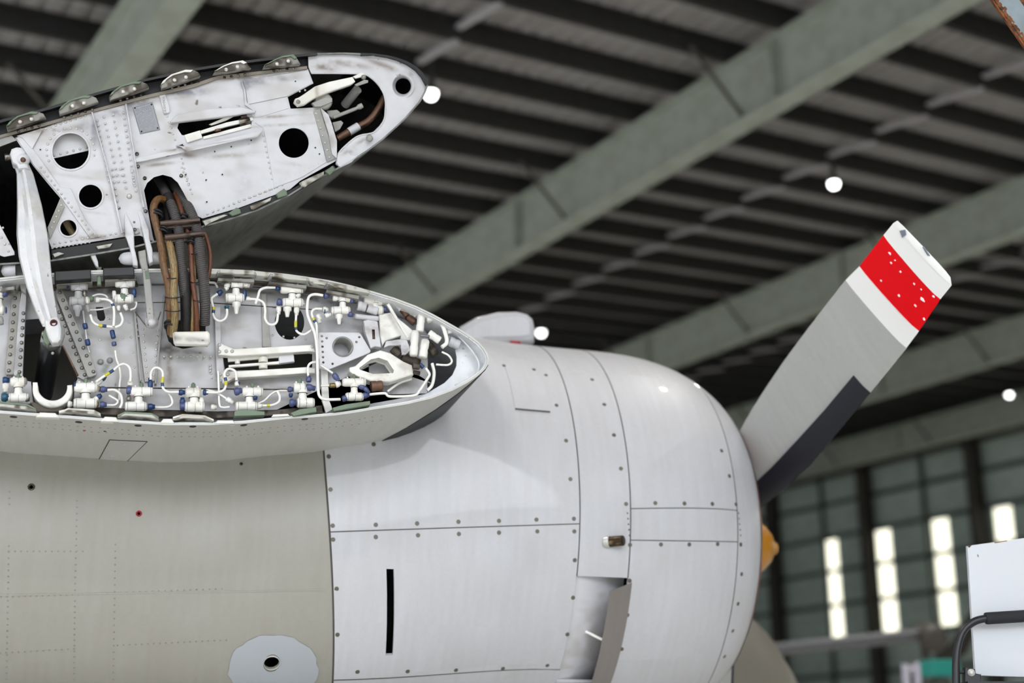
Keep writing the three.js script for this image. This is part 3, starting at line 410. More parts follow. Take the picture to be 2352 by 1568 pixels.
// lap joint and flush rivets on the rear skin
{
  const riv = [], add = (px, py, r = 0.0034) => { const s = onNac(px, py), n = nacN(s.x, s.phi), g = new THREE.CylinderGeometry(r * 0.9, r, 0.0012, 8); g.applyMatrix4(new THREE.Matrix4().compose(nac(s.x, s.phi, 0.0004), new THREE.Quaternion().setFromUnitVectors(V3(0, 1, 0), n), V3(1, 1, 1))); riv.push(g); };
  for (const [a, b, n] of [[[22, 1129], [21, 1158], 2], [[20, 1254], [15, 1560], 22], [[177, 1150], [172, 1355], 14], [[172, 1380], [170, 1560], 14], [[265, 1250], [260, 1560], 20], [[2, 1371], [180, 1365], 13], [[190, 1364], [510, 1352], 22], [[20, 1266], [190, 1266], 12], [[0, 1500], [170, 1490], 12], [[270, 1482], [520, 1470], 18]]) for (const q of lineP(a, b, n)) add(q[0], q[1]);
  const m = part(nacelle, 'rivets', merge(riv), M('#8d8b84', 0.45)); m.userData.kind = 'stuff';
  const l0 = onNac(0, 1377), l1 = onNac(745, 1353);
  part(nacelle, 'lap_joint', slab((u, v, h) => nac(l0.x - 0.3 + (l1.x - l0.x + 0.3) * u, l0.phi + (l1.phi - l0.phi) * u - 0.004 + 0.006 * v, h), 12, 1, 0, 0.0014), mat.skinAft);
  for (const [x, y] of [[75, 1372], [372, 1150]]) { void x; void y; }
}
// scoop on top of the nacelle with a red tag below its mouth
{
  const SC = new Plane(V3(1.4, 3.3, AX_Z + 0.12), V3(0, 0, 1));
  part(nacelle, 'air_scoop', SC.plate([[1035, 800], [1060, 746], [1098, 724], [1148, 712], [1190, 711], [1214, 717], [1228, 730], [1233, 752], [1231, 782], [1200, 786], [1120, 788]], 0, 0.3, [], { bevel: 0.03 }), mat.skin, 'rounded grey scoop on top of the nacelle');
  part(nacelle, 'red_tag', SC.plate([[1172, 782], [1196, 783], [1198, 797], [1182, 800], [1170, 794]], 0.02, 0.006), mat.red, 'small red cloth tag');
}
// undercarriage and nose of the fuselage
{
  const gx = -0.25;
  const leg = part(aircraft, 'main_gear_leg', merge([between(V3(gx, 1.75, AX_Z), V3(gx, 0.85, AX_Z), 0.085, 0.085, 20), between(V3(gx, 0.85, AX_Z), V3(gx, 0.42, AX_Z), 0.06, 0.06, 20), between(V3(gx, 0.43, AX_Z - 0.24), V3(gx, 0.43, AX_Z + 0.24), 0.04)]), mat.white);
  for (const s of [-1, 1]) { const w = new THREE.TorusGeometry(0.3, 0.125, 18, 40); w.translate(0, 0, 0); w.applyMatrix4(new THREE.Matrix4().makeTranslation(gx, 0.425, AX_Z + s * 0.2)); part(aircraft, 'wheel', merge([w, between(V3(gx, 0.425, AX_Z + s * 0.14), V3(gx, 0.425, AX_Z + s * 0.26), 0.22, 0.22, 30)]), mat.rubber); }
  const FZ = -3.5, fus = [[3.86, 1.72, 0.02, 0.02], [3.85, 1.72, 0.2, 0.22], [3.79, 1.75, 0.37, 0.41], [3.64, 1.8, 0.5, 0.56], [3.4, 1.85, 0.64, 0.72], [3, 1.92, 0.76, 0.86], [2.4, 2.0, 0.85, 1.0], [1.5, 2.05, 0.9, 1.08], [-2, 2.05, 0.9, 1.08], [-5, 2.2, 0.6, 0.75], [-7, 2.4, 0.3, 0.4]];
  const body = part(aircraft, 'fuselage', creased(loft(fus.map(([x, y, rz, ry]) => range(0, 2 * Math.PI, 48).slice(0, -1).map((a) => V3(x, y + ry * Math.sin(a), FZ - rz * Math.cos(a)))), true, true), 1.2), mat.noseShaded, 'grey fuselage nose behind the cowl');  // skin grey darkened to hold the shade on the nose
  part(body, 'nose_marking', creased(loft([[3.795, 0.385, 0.425], [3.745, 0.435, 0.475], [3.7, 0.475, 0.515]].map(([x, rz, ry]) => range(-0.55, -0.1, 12).map((a) => V3(x, 1.785 + ry * Math.sin(a), FZ + rz * Math.cos(a)))), false, false), 1.2), mat.red, 'red mark on the nose');
  part(body, 'nose_panel', creased(loft([[3.795, 0.387, 0.427], [3.73, 0.45, 0.49], [3.68, 0.49, 0.53]].map(([x, rz, ry]) => range(-0.9, -0.6, 10).map((a) => V3(x, 1.785 + ry * Math.sin(a), FZ + rz * Math.cos(a)))), false, false), 1.2), mat.mast, 'pale mark below the red one');
  part(aircraft, 'nose_gear', merge([between(V3(3.2, 1.3, FZ), V3(3.2, 0.3, FZ), 0.06), new THREE.TorusGeometry(0.2, 0.09, 14, 30).translate(3.2, 0.29, FZ)]), mat.rubber);
}
// ---- stub wing: a closed skin round the fold rib
const stubPx = [[-1290, 905], [-900, 835], [-600, 765], [-330, 700], [-200, 668], [-60, 644], [60, 631], [200, 621], [330, 617], [430, 616], [490, 617], [560, 620], [610, 624], ...z7([[0, 40], [200, 68], [420, 103], [640, 152], [860, 212], [1100, 284], [1320, 366], [1500, 452], [1650, 535], [1790, 615], [1900, 686], [1975, 745], [2025, 800], [2060, 860], [2075, 915], [2068, 968], [2040, 1015], [2000, 1055], [1930, 1110], [1850, 1162], [1700, 1240], [1480, 1322], [1250, 1376], [1100, 1402], [900, 1432], [700, 1466], [500, 1494], [250, 1515], [0, 1530]]), [560, 972], [480, 976], [380, 976], [280, 970], [150, 960], [0, 949], [-150, 930], [-330, 898], [-600, 905], [-900, 918], [-1290, 925]];
const stubUV = STUB.outline(stubPx, 0);
function inset(poly, d) { const n = poly.length, out = []; let area = 0; for (let i = 0; i < n; i++) { const a = poly[i], b = poly[(i + 1) % n]; area += a.x * b.y - b.x * a.y; } const s = area > 0 ? 1 : -1; for (let i = 0; i < n; i++) { const a = poly[(i + n - 1) % n], b = poly[i], c = poly[(i + 1) % n], e = c.clone().sub(a).normalize(); out.push(new THREE.Vector2(b.x - e.y * d * s, b.y + e.x * d * s)); } return out; }
const STUB_LEN = 2.9;
const stubSkin = part(aircraft, 'wing_skin', STUB.plateUV(stubUV, 0, STUB_LEN, [inset(stubUV, 0.006)]), mat.wing, 'grey outer skin of the stub wing');
part(stubSkin, 'skin_liner', STUB.plateUV(inset(stubUV, 0.0065), -0.004, STUB_LEN - 0.02, [inset(stubUV, 0.0095)]), mat.liner, 'white painted inner skin');
// points on the lower stub skin: s walks the outline, z goes inboard
const lowAt = (px) => { for (let i = 0; i + 1 < stubPx.length; i++) { const a = stubPx[i], b = stubPx[i + 1]; if (i > 20 && a[0] >= px && b[0] < px) { const t = (a[0] - px) / (a[0] - b[0]); return stubUV[i].clone().lerp(stubUV[i + 1], t); } } return stubUV[28].clone(); };
function onLow(px, py) {                                              // where a sight line meets the lower skin
  const d = sight(px, py); let best = null;
  for (let i = 22; i + 1 < stubUV.length; i++) { const a = STUB.at(stubUV[i].x, stubUV[i].y), e = STUB.at(stubUV[i + 1].x, stubUV[i + 1].y).sub(a), n = V3(e.y, -e.x, 0).normalize(), t = a.clone().sub(EYE).dot(n) / d.dot(n), q = EYE.clone().addScaledVector(d, t), s = q.clone().sub(a).dot(e) / e.lengthSq(); if (s >= -0.001 && s <= 1.001 && q.z < 0.01 && q.z > -STUB_LEN && t > 0 && (!best || t < best.t)) best = { q, n: n.dot(d) < 0 ? n : n.negate(), t }; }
  return best;
}
// black rubber de-icing boot wrapped under the leading edge
{
  const at = (u, v, h) => { const px = [1121, 1112, 1096, 1072, 1040, 1000, 955, 905][Math.round(u * 7)], z = -0.012 - (0.7 * v), reach = Math.min(1, 0.05 + v * 1.05), a = lowAt(1122 + (px - 1122) * reach), b = lowAt(1122 + (px - 1122) * reach - 2), n = new THREE.Vector2(b.y - a.y, -(b.x - a.x)).normalize(); if (n.y > 0) n.negate(); return V3(STUB.o.x + a.x + n.x * h, STUB.o.y + a.y + n.y * h, z); };
  part(stubSkin, 'deicing_boot', slab(at, 7, 12, 0.0004, 0.003), mat.rubber, 'black rubber de-icing boot under the leading edge');
}
// slots, door and screws on the lower skin
{
  for (const [x, y] of [[31, 957], [181, 969], [317, 977], [443, 979], [700, 962], [560, 976]]) { const h = onLow(x, y); if (!h) continue; const g = new THREE.CylinderGeometry(0.0105, 0.0105, 0.0012, 20); part(stubSkin, 'dark_slot_disc', g.applyMatrix4(new THREE.Matrix4().compose(h.q, new THREE.Quaternion().setFromUnitVectors(V3(0, 1, 0), h.n), V3(1, 1, 1.2))), mat.black); }  // flush black discs paint the darkness inside the slots
  const q = [[228, 1053], [252, 1009], [338, 1013], [290, 1060]].map(([x, y]) => onLow(x, y));
  if (q.every(Boolean)) { const n = q[0].n; const bil = (u, v, h) => q[0].q.clone().lerp(q[3].q, u).lerp(q[1].q.clone().lerp(q[2].q, u), v).addScaledVector(n, h); part(stubSkin, 'inspection_door', slab(bil, 2, 2, -0.004, 0.0018), mat.wing); for (const [a, b] of [[0, 1], [1, 2], [2, 3]]) part(stubSkin, 'door_edge', between(q[a].q.clone().addScaledVector(n, 0.001), q[b].q.clone().addScaledVector(n, 0.001), 0.0016, 0.0016, 6), mat.gap); for (const [x, y] of [[286, 1019], [258, 1046]]) { const h = onLow(x, y); if (h) part(stubSkin, 'door_latch', between(h.q, h.q.clone().addScaledVector(n, 0.003), 0.006, 0.005, 10), mat.rib); } }
  const riv = []; for (let x = 5; x < 880; x += 17) for (const dy of [16, 26]) { const base = stubPx.findIndex((p, i) => i > 30 && p[0] < x); const a = stubPx[base - 1], b = stubPx[base]; if (!b) continue; const t = (a[0] - x) / (a[0] - b[0]), h = onLow(x + rnd() * 5, a[1] + (b[1] - a[1]) * t + dy + rnd()); if (h) { const g = new THREE.CylinderGeometry(0.0028, 0.0034, 0.0014, 7); g.applyMatrix4(new THREE.Matrix4().compose(h.q, new THREE.Quaternion().setFromUnitVectors(V3(0, 1, 0), h.n), V3(1, 1, 1))); riv.push(g); } }
  const m = part(stubSkin, 'rivets', merge(riv), M('#8f8e8b', 0.5)); m.userData.kind = 'stuff';
  for (const [x, y, c] of [[194, 988, mat.red], [241, 990, mat.copper]]) { const h = onLow(x, y); if (h) part(stubSkin, 'paint_dab', turned(h.q, h.q.clone().addScaledVector(h.n, 0.0012), [[0, 0.005], [1, 0.004], [1, 0]], 9), c); }
}
// ---- fold rib of the stub: web, straps, rails
const K = 1 / 745;                                                    // metres for one pixel at the fold rib
const WEB = -0.11;
const rivetG = (list, r) => { const base = new THREE.SphereGeometry(r, 9, 4, 0, 2 * Math.PI, 0, Math.PI / 2).scale(1, 0.75, 1); return merge(list.map(([at, n]) => base.clone().applyMatrix4(new THREE.Matrix4().compose(at, new THREE.Quaternion().setFromUnitVectors(V3(0, 1, 0), n), V3(1, 1, 1))))); };
const rows = (pl, off, specs) => specs.flatMap(([a, b, n]) => lineP(a, b, n).map(([x, y]) => [pl.pt(x, y, off), pl.n]));
const stuff = (m) => { m.userData.kind = 'stuff'; return m; };
{
  // the web is drawn a little inside the skin, with its openings
  const inner = inset(stubUV, 0.016);
  const webPoly = inner.slice(0, inner.length);
  const cut = STUB.uv(1000, 800, 0).x;
  const poly = webPoly.map((p) => new THREE.Vector2(Math.min(p.x, cut), p.y)).filter((p, i, a) => !i || p.distanceTo(a[i - 1]) > 1e-4);
  const well = z5([[265, 420], [420, 410], [450, 470], [600, 480], [680, 740], [800, 1030], [770, 1090], [760, 1290], [340, 1290], [320, 1060], [235, 1040]]);
  const hole = circlePx(665, 740, 34, 40), slot = z6([[775, 990], [1690, 940], [1690, 1090], [1500, 1110], [790, 1125]]), cable = z5([[1710, 480], [1720, 600], [1780, 690], [1880, 720], [2020, 700], [2100, 670], [2120, 470], [1960, 380]]), smallSlot = z5([[985, 290], [1060, 290], [1085, 400], [1070, 430], [1030, 435], [1005, 410]]), bay = zA([[330, 960], [560, 880], [700, 980], [800, 1100], [1040, 1180], [1000, 1290], [560, 1300], [330, 1180]]);
  const holes = [well, hole, slot, cable, smallSlot, bay].map((h) => STUB.outline(h, WEB).reverse());
  const web = part(aircraft, 'rib_web', STUB.plateUV(poly, WEB, 0.004, holes), mat.web, 'pale grey web of the fold rib with cut-outs');
  const put = (name, pts, off, thick, m, bevel = 0.0012, holes2 = []) => part(web, name, STUB.plate(pts, off, thick, holes2, { bevel }), m);
  // riveted double straps beside the well
  put('riveted_strap', z5([[125, 130], [150, 110], [215, 130], [150, 960], [135, 985], [65, 985], [55, 960], [60, 900]]), -0.085, 0.02, mat.strap); put('riveted_strap', z5([[225, 110], [255, 130], [270, 190], [232, 1000], [190, 1010], [140, 990], [200, 260]]), -0.07, 0.02, mat.web);
  put('riveted_strap', z5([[570, 75], [610, 90], [645, 120], [1000, 960], [990, 990], [930, 1010], [905, 1010], [580, 180]]), -0.08, 0.012, mat.strap); put('riveted_strap', z5([[575, 200], [620, 330], [910, 1010], [860, 1040], [800, 1010], [640, 690], [600, 500]]), -0.095, 0.012, mat.strap); put('strap_edge', z5([[790, 1000], [640, 690], [650, 680], [810, 990]]), -0.09, 0.01, mat.copper);
  const r1 = rows(STUB, -0.0835, [[...z5([[155, 200], [90, 945]]), 9]]), r2 = rows(STUB, -0.0685, [[...z5([[242, 355], [200, 960]]), 8]]), r3 = rows(STUB, -0.079, [[...z5([[615, 140], [962, 955]]), 10]]), r4 = rows(STUB, -0.094, [[...z5([[610, 345], [872, 990]]), 9]]);
  const rg = metres(new THREE.SphereGeometry(0.0058, 12, 5, 0, 2 * Math.PI, 0, Math.PI / 2)); for (const [at, n] of [...r1, ...r2, ...r3, ...r4]) piece(web, 'rivet', rg, mat.steel, at, n);
  // hinge strap with bullet fairing, left
  put('hinge_lug', zC([[265, 130], [450, 90], [480, 200], [530, 380], [560, 560], [540, 760], [430, 680], [410, 580], [330, 700], [320, 480], [330, 370], [285, 160]]), -0.05, 0.05, mat.strap, 0.004);
  const bullet = (x0, x1, y, r, off) => part(web, 'hinge_bullet', turned(STUB.pt(x1, y, off), STUB.pt(x0, y, off), [[0, r * K], [0.45, r * K], [0.7, r * 0.9 * K], [0.88, r * 0.62 * K], [1, 0]], 24), mat.skin, 'rounded grey hinge pin cap');
  bullet(2, 36, 622, 16, -0.03); bullet(272, 312, 594, 15.5, 0.0); bullet(385, 338, 593, 15, -0.015);
  // tapered V fitting with its bolt
  put('web_stiffener', z5([[1372, 320], [1395, 310], [1455, 1040], [1440, 1060]]), -0.09, 0.02, mat.strap, 0.001); put('web_stiffener', z5([[1680, 160], [1700, 160], [1610, 1080], [1590, 1080]]), -0.09, 0.02, mat.strap, 0.001);
  put('v_plate', z5([[1400, 330], [1500, 480], [1540, 505], [1600, 480], [1660, 330], [1690, 200], [1610, 1050], [1490, 1060]]), -0.1, 0.006, mat.web);
  stuff(part(web, 'rivets', rivetG(rows(STUB, -0.1, [[...z5([[1470, 520], [1515, 1030]]), 8], [...z5([[1625, 530], [1580, 990]]), 7], [...z5([[1398, 400], [1425, 590]]), 3], [...z5([[1690, 800], [2170, 800]]), 7], [...z5([[2165, 890], [2165, 950]]), 2]]), 0.0042), mat.rivet));
  stuff(part(web, 'rivets', rivetG(rows(STUB, WEB, [[...z5([[1330, 450], [1385, 910]]), 3], [...z5([[1030, 630], [1260, 610]]), 2], [...z5([[1100, 330], [1115, 410]]), 1], [...z6([[1210, 600], [1215, 860]]), 7], [...z6([[1280, 760], [1620, 800]]), 3], [...z6([[640, 1070], [655, 1200]]), 3], [...z7([[355, 680], [370, 940]]), 6]]), 0.004), mat.rivet));
  for (const [x, y] of z5([[1035, 855], [1130, 840]])) part(web, 'washer_stud', merge([turned(STUB.pt(x, y, WEB), STUB.pt(x, y, WEB + 0.008), [[0, 0.0095], [0.5, 0.0095], [0.5, 0.006], [1, 0.005], [1, 0]], 16)]), mat.strap);
  // frame posts, rails, gussets
  put('frame_post', z6([[685, 440], [745, 440], [750, 840], [770, 960], [780, 1120], [800, 1180], [735, 1230], [705, 1140], [690, 700]]), -0.085, 0.012, mat.web); put('frame_post', z6([[1165, 340], [1215, 330], [1265, 880], [1180, 880]]), -0.1, 0.01, mat.strap); put('frame_post', z6([[1780, 1100], [1850, 1130], [1865, 1430], [1900, 1520], [1830, 1560], [1790, 1430]]), -0.08, 0.012, mat.white);
  put('channel_rail', z6([[730, 830], [770, 850], [880, 900], [1700, 855], [1720, 930], [1660, 925], [880, 975], [725, 960]]), -0.06, 0.03, mat.white, 0.003); put('channel_rail', z6([[740, 1140], [800, 1150], [880, 1130], [1640, 1085], [1720, 1100], [1720, 1150], [1640, 1150], [890, 1200], [780, 1260], [735, 1230]]), -0.06, 0.03, mat.white, 0.003);
  for (const [x, y] of z6([[735, 860], [735, 930], [805, 925], [865, 925], [745, 1165], [820, 1165], [745, 1230], [1690, 880]])) piece(web, 'rail_rivet', rg, mat.rivet, STUB.pt(x, y, -0.06), STUB.n);
  // linkage inside the slot
  put('link_bar', z6([[820, 995], [1350, 950], [1355, 985], [825, 1030]]), -0.085, 0.012, mat.white, 0.002); put('link_bar', z6([[830, 1065], [1350, 1025], [1355, 1055], [832, 1090]]), -0.085, 0.012, mat.white, 0.002); put('link_block', z6([[1345, 960], [1500, 945], [1510, 1030], [1350, 1050]]), -0.08, 0.02, mat.rib, 0.003);
  part(web, 'link_roller', merge([between(STUB.pt(...z6([[1185, 990]])[0], -0.09), STUB.pt(...z6([[1185, 1040]])[0], -0.09), 11 * K, 11 * K, 16), between(STUB.pt(...z6([[1185, 1070]])[0], -0.085), STUB.pt(...z6([[1185, 1105]])[0], -0.085), 10 * K, 10 * K, 16)]), mat.white); part(web, 'link_roller', between(STUB.pt(...z6([[920, 1010]])[0], -0.09), STUB.pt(...z6([[920, 1055]])[0], -0.09), 6 * K), mat.white);
  // plate with round tube opening
  put('bearing_plate', z7([[320, 650], [330, 640], [740, 640], [760, 660], [860, 830], [850, 850], [450, 1015], [400, 1030], [330, 1010]]), -0.05, 0.008, mat.rib, 0.002, [z7(circlePx(570, 790, 98, 98))]);
  part(web, 'bearing_tube', (() => { const c = STUB.pt(...z7([[570, 790]])[0], -0.05), d = V3(0, 0, -1); return turned(c, c.clone().addScaledVector(d, 0.06), [[0, 0.0298], [-0.06, 0.0335], [-0.06, 0.031], [0, 0.0285], [1, 0.028], [1, 0.0298]], 32); })(), mat.strap);
  stuff(part(web, 'rivets', rivetG(rows(STUB, -0.05, [[...z7([[355, 680], [370, 950]]), 5], [...z7([[405, 700], [740, 690]]), 1], [...z7([[710, 740], [465, 965]]), 1]]), 0.004), mat.steel));
  // mounting shelves of the upper row of valves
  for (const s of [z6([[720, 165], [1095, 180], [1095, 215], [715, 200]]), z6([[1245, 200], [1635, 245], [1630, 280], [1240, 230]]), z6([[1840, 290], [2175, 350], [2170, 390], [1835, 320]]), z3([[580, 1170], [950, 1165], [950, 1200], [580, 1230]]), z3([[1080, 1150], [1400, 1135], [1405, 1170], [1080, 1195]]), z3([[0, 1260], [145, 1240], [150, 1275], [0, 1295]])]) put('valve_shelf', s, -0.02, 0.05, mat.lug, 0.002);
  put('shelf_tab', z3([[1180, 1145], [1330, 1142], [1335, 1156], [1185, 1160]]), -0.017, 0.01, mat.green);
  // top lip: latch pads along the upper skin
  for (const s of [z6([[640, 95], [725, 85], [700, 130], [650, 130]]), z6([[735, 75], [1095, 90], [1095, 135], [900, 130], [740, 115]]), z6([[1100, 95], [1275, 112], [1235, 160], [1120, 145]]), z6([[1280, 115], [1640, 160], [1635, 200], [1450, 185], [1285, 150]]), z6([[1645, 165], [1860, 205], [1820, 245], [1680, 225]]), z6([[1870, 210], [2190, 270], [2290, 300], [2280, 330], [2050, 290], [1875, 245]])]) put('lip_pad', s, 0.003, 0.03, mat.padDirty, 0.002);
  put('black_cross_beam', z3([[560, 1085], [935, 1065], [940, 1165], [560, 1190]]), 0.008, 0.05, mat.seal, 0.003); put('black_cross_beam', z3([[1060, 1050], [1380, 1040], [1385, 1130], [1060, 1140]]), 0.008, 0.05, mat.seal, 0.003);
  put('hinge_finger', z3([[905, 830], [940, 810], [960, 850], [1010, 990], [1015, 1050], [985, 1030], [935, 930]]), 0.0, 0.02, mat.rib, 0.003); put('hinge_finger', z3([[1000, 1040], [1045, 1040], [1042, 1225], [1000, 1225]]), -0.02, 0.02, mat.green, 0.003);
  put('shade_strip', z6([[640, 130], [1100, 150], [1450, 200], [1900, 265], [2290, 345], [2280, 390], [1900, 320], [1400, 255], [1000, 205], [640, 190]]), -0.06, 0.03, mat.dirtAndShade, 0.002); put('shade_strip', z3([[540, 1180], [1400, 1150], [1420, 1230], [540, 1270]]), -0.075, 0.02, mat.dirtAndShade, 0.002); put('lower_shade_strip', [[-40, 918], [60, 926], [150, 931], [300, 938], [500, 944], [640, 940], [740, 930], [742, 948], [500, 960], [300, 955], [0, 938], [-40, 935]], -0.075, 0.02, mat.dirtAndShade, 0.002);  // dark strips added to paint the shade behind lips and pads
  // green and white latch pads along the lower lip, with pale lugs between
  const pads = [zB([[-60, 720], [50, 740], [570, 790], [740, 880], [750, 930], [540, 905], [50, 840], [-60, 850]]), zB([[1225, 930], [1350, 900], [1420, 870], [1960, 910], [2090, 985], [2095, 1040], [1930, 1000], [1380, 960], [1225, 985]]), z5([[1210, 1400], [1290, 1365], [1560, 1380], [1635, 1420], [1635, 1450], [1545, 1425], [1290, 1405], [1210, 1428]]), z5([[1780, 1420], [1880, 1390], [2110, 1405], [2200, 1445], [2195, 1470], [2105, 1440], [1890, 1432], [1780, 1455]]), z6([[890, 1545], [960, 1520], [1200, 1545], [1200, 1580], [890, 1590]]), z6([[1470, 1560], [1560, 1520], [1730, 1500], [1735, 1545], [1500, 1590]]), z7([[470, 1415], [600, 1380], [850, 1345], [855, 1385], [620, 1425], [480, 1450]])];
  pads.forEach((s, i) => { put('latch_pad', s, 0.012 - (i === 0 ? 0.004 : 0), 0.04, i > 3 ? mat.green : mat.padDirty, 0.0012); if (i < 4) put('pad_paint', s.slice(0, 4).concat(s.slice(0, 4).reverse().map(([x, y]) => [x, y + 4])), 0.0132, 0.004, i % 2 ? mat.white : mat.green, 0.0008); });
  for (const s of [z5([[365, 1425], [410, 1372], [570, 1378], [610, 1428]]), z5([[1035, 1465], [1080, 1415], [1195, 1422], [1225, 1470]]), z5([[1645, 1482], [1680, 1438], [1770, 1438], [1800, 1487]]), z5([[2205, 1490], [2240, 1452], [2400, 1452], [2420, 1492]]), z6([[1270, 1600], [1290, 1572], [1440, 1565], [1465, 1590]])]) put('lip_lug', s, 0.004, 0.03, mat.white, 0.004);
  // U-shaped cradle below the strut
  put('cradle', [...range(0.06, Math.PI - 0.02, 18).map((a) => [120.5 + 46 * Math.cos(a), 894 + 41 * Math.sin(a)]), [75, 882], [75, 877], [86, 877], [88, 890], ...range(0.05, Math.PI - 0.05, 18).reverse().map((a) => [121 + 33.5 * Math.cos(a), 888 + 31 * Math.sin(a)]), [154, 884], [166, 883]], -0.03, 0.05, mat.white, 0.004);
  put('cradle_foot', z5([[310, 1270], [420, 1265], [500, 1300], [640, 1290], [665, 1330], [600, 1370], [370, 1375]]), -0.045, 0.04, mat.dirtAndShade, 0.004);
  // ring-shaped forged bracket in the nose
  put('forged_bracket', z7([[640, 1000], [700, 985], [830, 865], [960, 822], [1060, 850], [1200, 940], [1285, 975], [1300, 1075], [1060, 1150], [860, 1140], [690, 1080], [640, 1040]]), -0.03, 0.05, mat.white, 0.005, [z7([[722, 1000], [850, 905], [940, 885], [1040, 920], [1115, 1030], [1100, 1075], [880, 1085], [730, 1035]])]);
  put('nose_bracket', zA([[440, 400], [570, 375], [700, 470], [840, 590], [850, 700], [760, 690], [690, 690], [690, 640], [520, 700], [480, 760], [455, 640]]), -0.06, 0.02, mat.white, 0.004); put('nose_bracket', zA([[500, 775], [525, 700], [690, 678], [760, 690], [800, 800], [745, 852], [705, 850], [690, 745], [560, 750]]), -0.04, 0.012, mat.rib, 0.002);
  put('slotted_block', zA([[270, 470], [340, 450], [430, 480], [470, 770], [400, 760], [350, 780], [290, 600]]), -0.05, 0.03, mat.rib, 0.003, [zA([[352, 560], [405, 560], [412, 690], [360, 690]])]); put('block_core', zA([[340, 540], [420, 540], [430, 720], [350, 720]]), -0.06, 0.02, mat.copper);
  put('diagonal_rod', zA([[530, 290], [560, 270], [780, 650], [760, 670]]), -0.03, 0.01, mat.white, 0.003);
  const knob = (name, pts, m, off = -0.05) => { const [a, b, r] = pts; part(web, name, turned(STUB.pt(...zA([a])[0].slice(0, 2), off), STUB.pt(...zA([b])[0].slice(0, 2), off), [[0, 0], [0, r * 0.85 / 4.9 * K], [0.08, r / 4.9 * K], [0.45, r / 4.9 * K], [0.47, r * 0.92 / 4.9 * K], [0.6, r * 0.92 / 4.9 * K], [0.62, r / 4.9 * K], [0.92, r / 4.9 * K], [1, r * 0.85 / 4.9 * K], [1, 0]], 18), m); };
  for (const s of [[[925, 400], [900, 600], 48], [[850, 590], [830, 870], 48], [[965, 690], [935, 890], 52], [[1000, 610], [1130, 700], 48], [[980, 470], [1060, 440], 40], [[1210, 520], [1240, 620], 30]]) knob('pump_body', s, mat.valve, -0.04);
  for (const s of [[[200, 300], [300, 320], 58], [[310, 330], [430, 370], 50], [[170, 420], [440, 450], 30], [[640, 300], [690, 350], 28]]) knob('union_nut', s, mat.rib, -0.05);
  knob('white_cap', [[800, 330], [880, 410], 46], mat.valve, -0.06); knob('bracket_boss', [[700, 340], [760, 420], 40], mat.copper, -0.07); knob('bracket_boss', [[760, 420], [850, 500], 46], mat.copper, -0.08); knob('float_ball', [[1230, 700], [1350, 750], 62], mat.skin, -0.05); knob('brass_nut', [[350, 1210], [480, 1200], 62], mat.copper, -0.04); knob('dark_union', [[820, 980], [900, 990], 36], mat.dirtAndShade, -0.04); knob('dark_union', [[830, 1050], [905, 1065], 26], mat.dirtAndShade, -0.04); knob('blue_union', [[900, 960], [945, 1000], 26], mat.blue, -0.045); knob('oily_fitting', [[700, 880], [900, 960], 60], mat.dirtAndShade, -0.09); knob('oily_fitting', [[1000, 740], [1080, 860], 55], mat.dirtAndShade, -0.08); knob('oily_fitting', [[600, 780], [680, 860], 60], mat.dirtAndShade, -0.08); knob('data_tag', [[905, 640], [1010, 650], 20], mat.plate, 0.0);
  // white former closing the nose, with its open bay
  { const outer = zA([[1090, 452], [1200, 520], [1330, 600], [1450, 690], [1540, 780], [1610, 860], [1640, 930], [1630, 1000], [1570, 1080], [1450, 1170], [1300, 1245], [1100, 1310], [900, 1350]]), innerE = zA([[900, 1330], [1060, 1240], [1180, 1170], [1270, 1080], [1315, 980], [1318, 880], [1300, 790], [1230, 690], [1130, 570]]); put('nose_former', [...outer, ...innerE], -0.075, 0.008, mat.liner, 0.002); part(web, 'former_rim', tube(zA([[1130, 470], [1330, 640], [1480, 800], [1560, 930], [1560, 1020], [1500, 1100], [1300, 1200]]).map(([x, y]) => STUB.pt(x, y, -0.04)), 0.003, 8), mat.liner); }
  // white cover over the lower end of the hoses
  part(web, 'hose_cover', STUB.plate(z5([[1780, 555], [1800, 540], [2140, 535], [2160, 560], [2165, 650], [2140, 678], [1810, 668], [1790, 640]]), 0.02, 0.03, [], { bevel: 0.006 }), mat.white, 'white cover plate below the hoses');
  put('sealant', z5([[1705, 480], [1770, 470], [2100, 440], [2120, 540], [1900, 545], [1780, 560], [1800, 640], [1740, 610]]), -0.06, 0.04, mat.hoseBlack, 0.004);
}
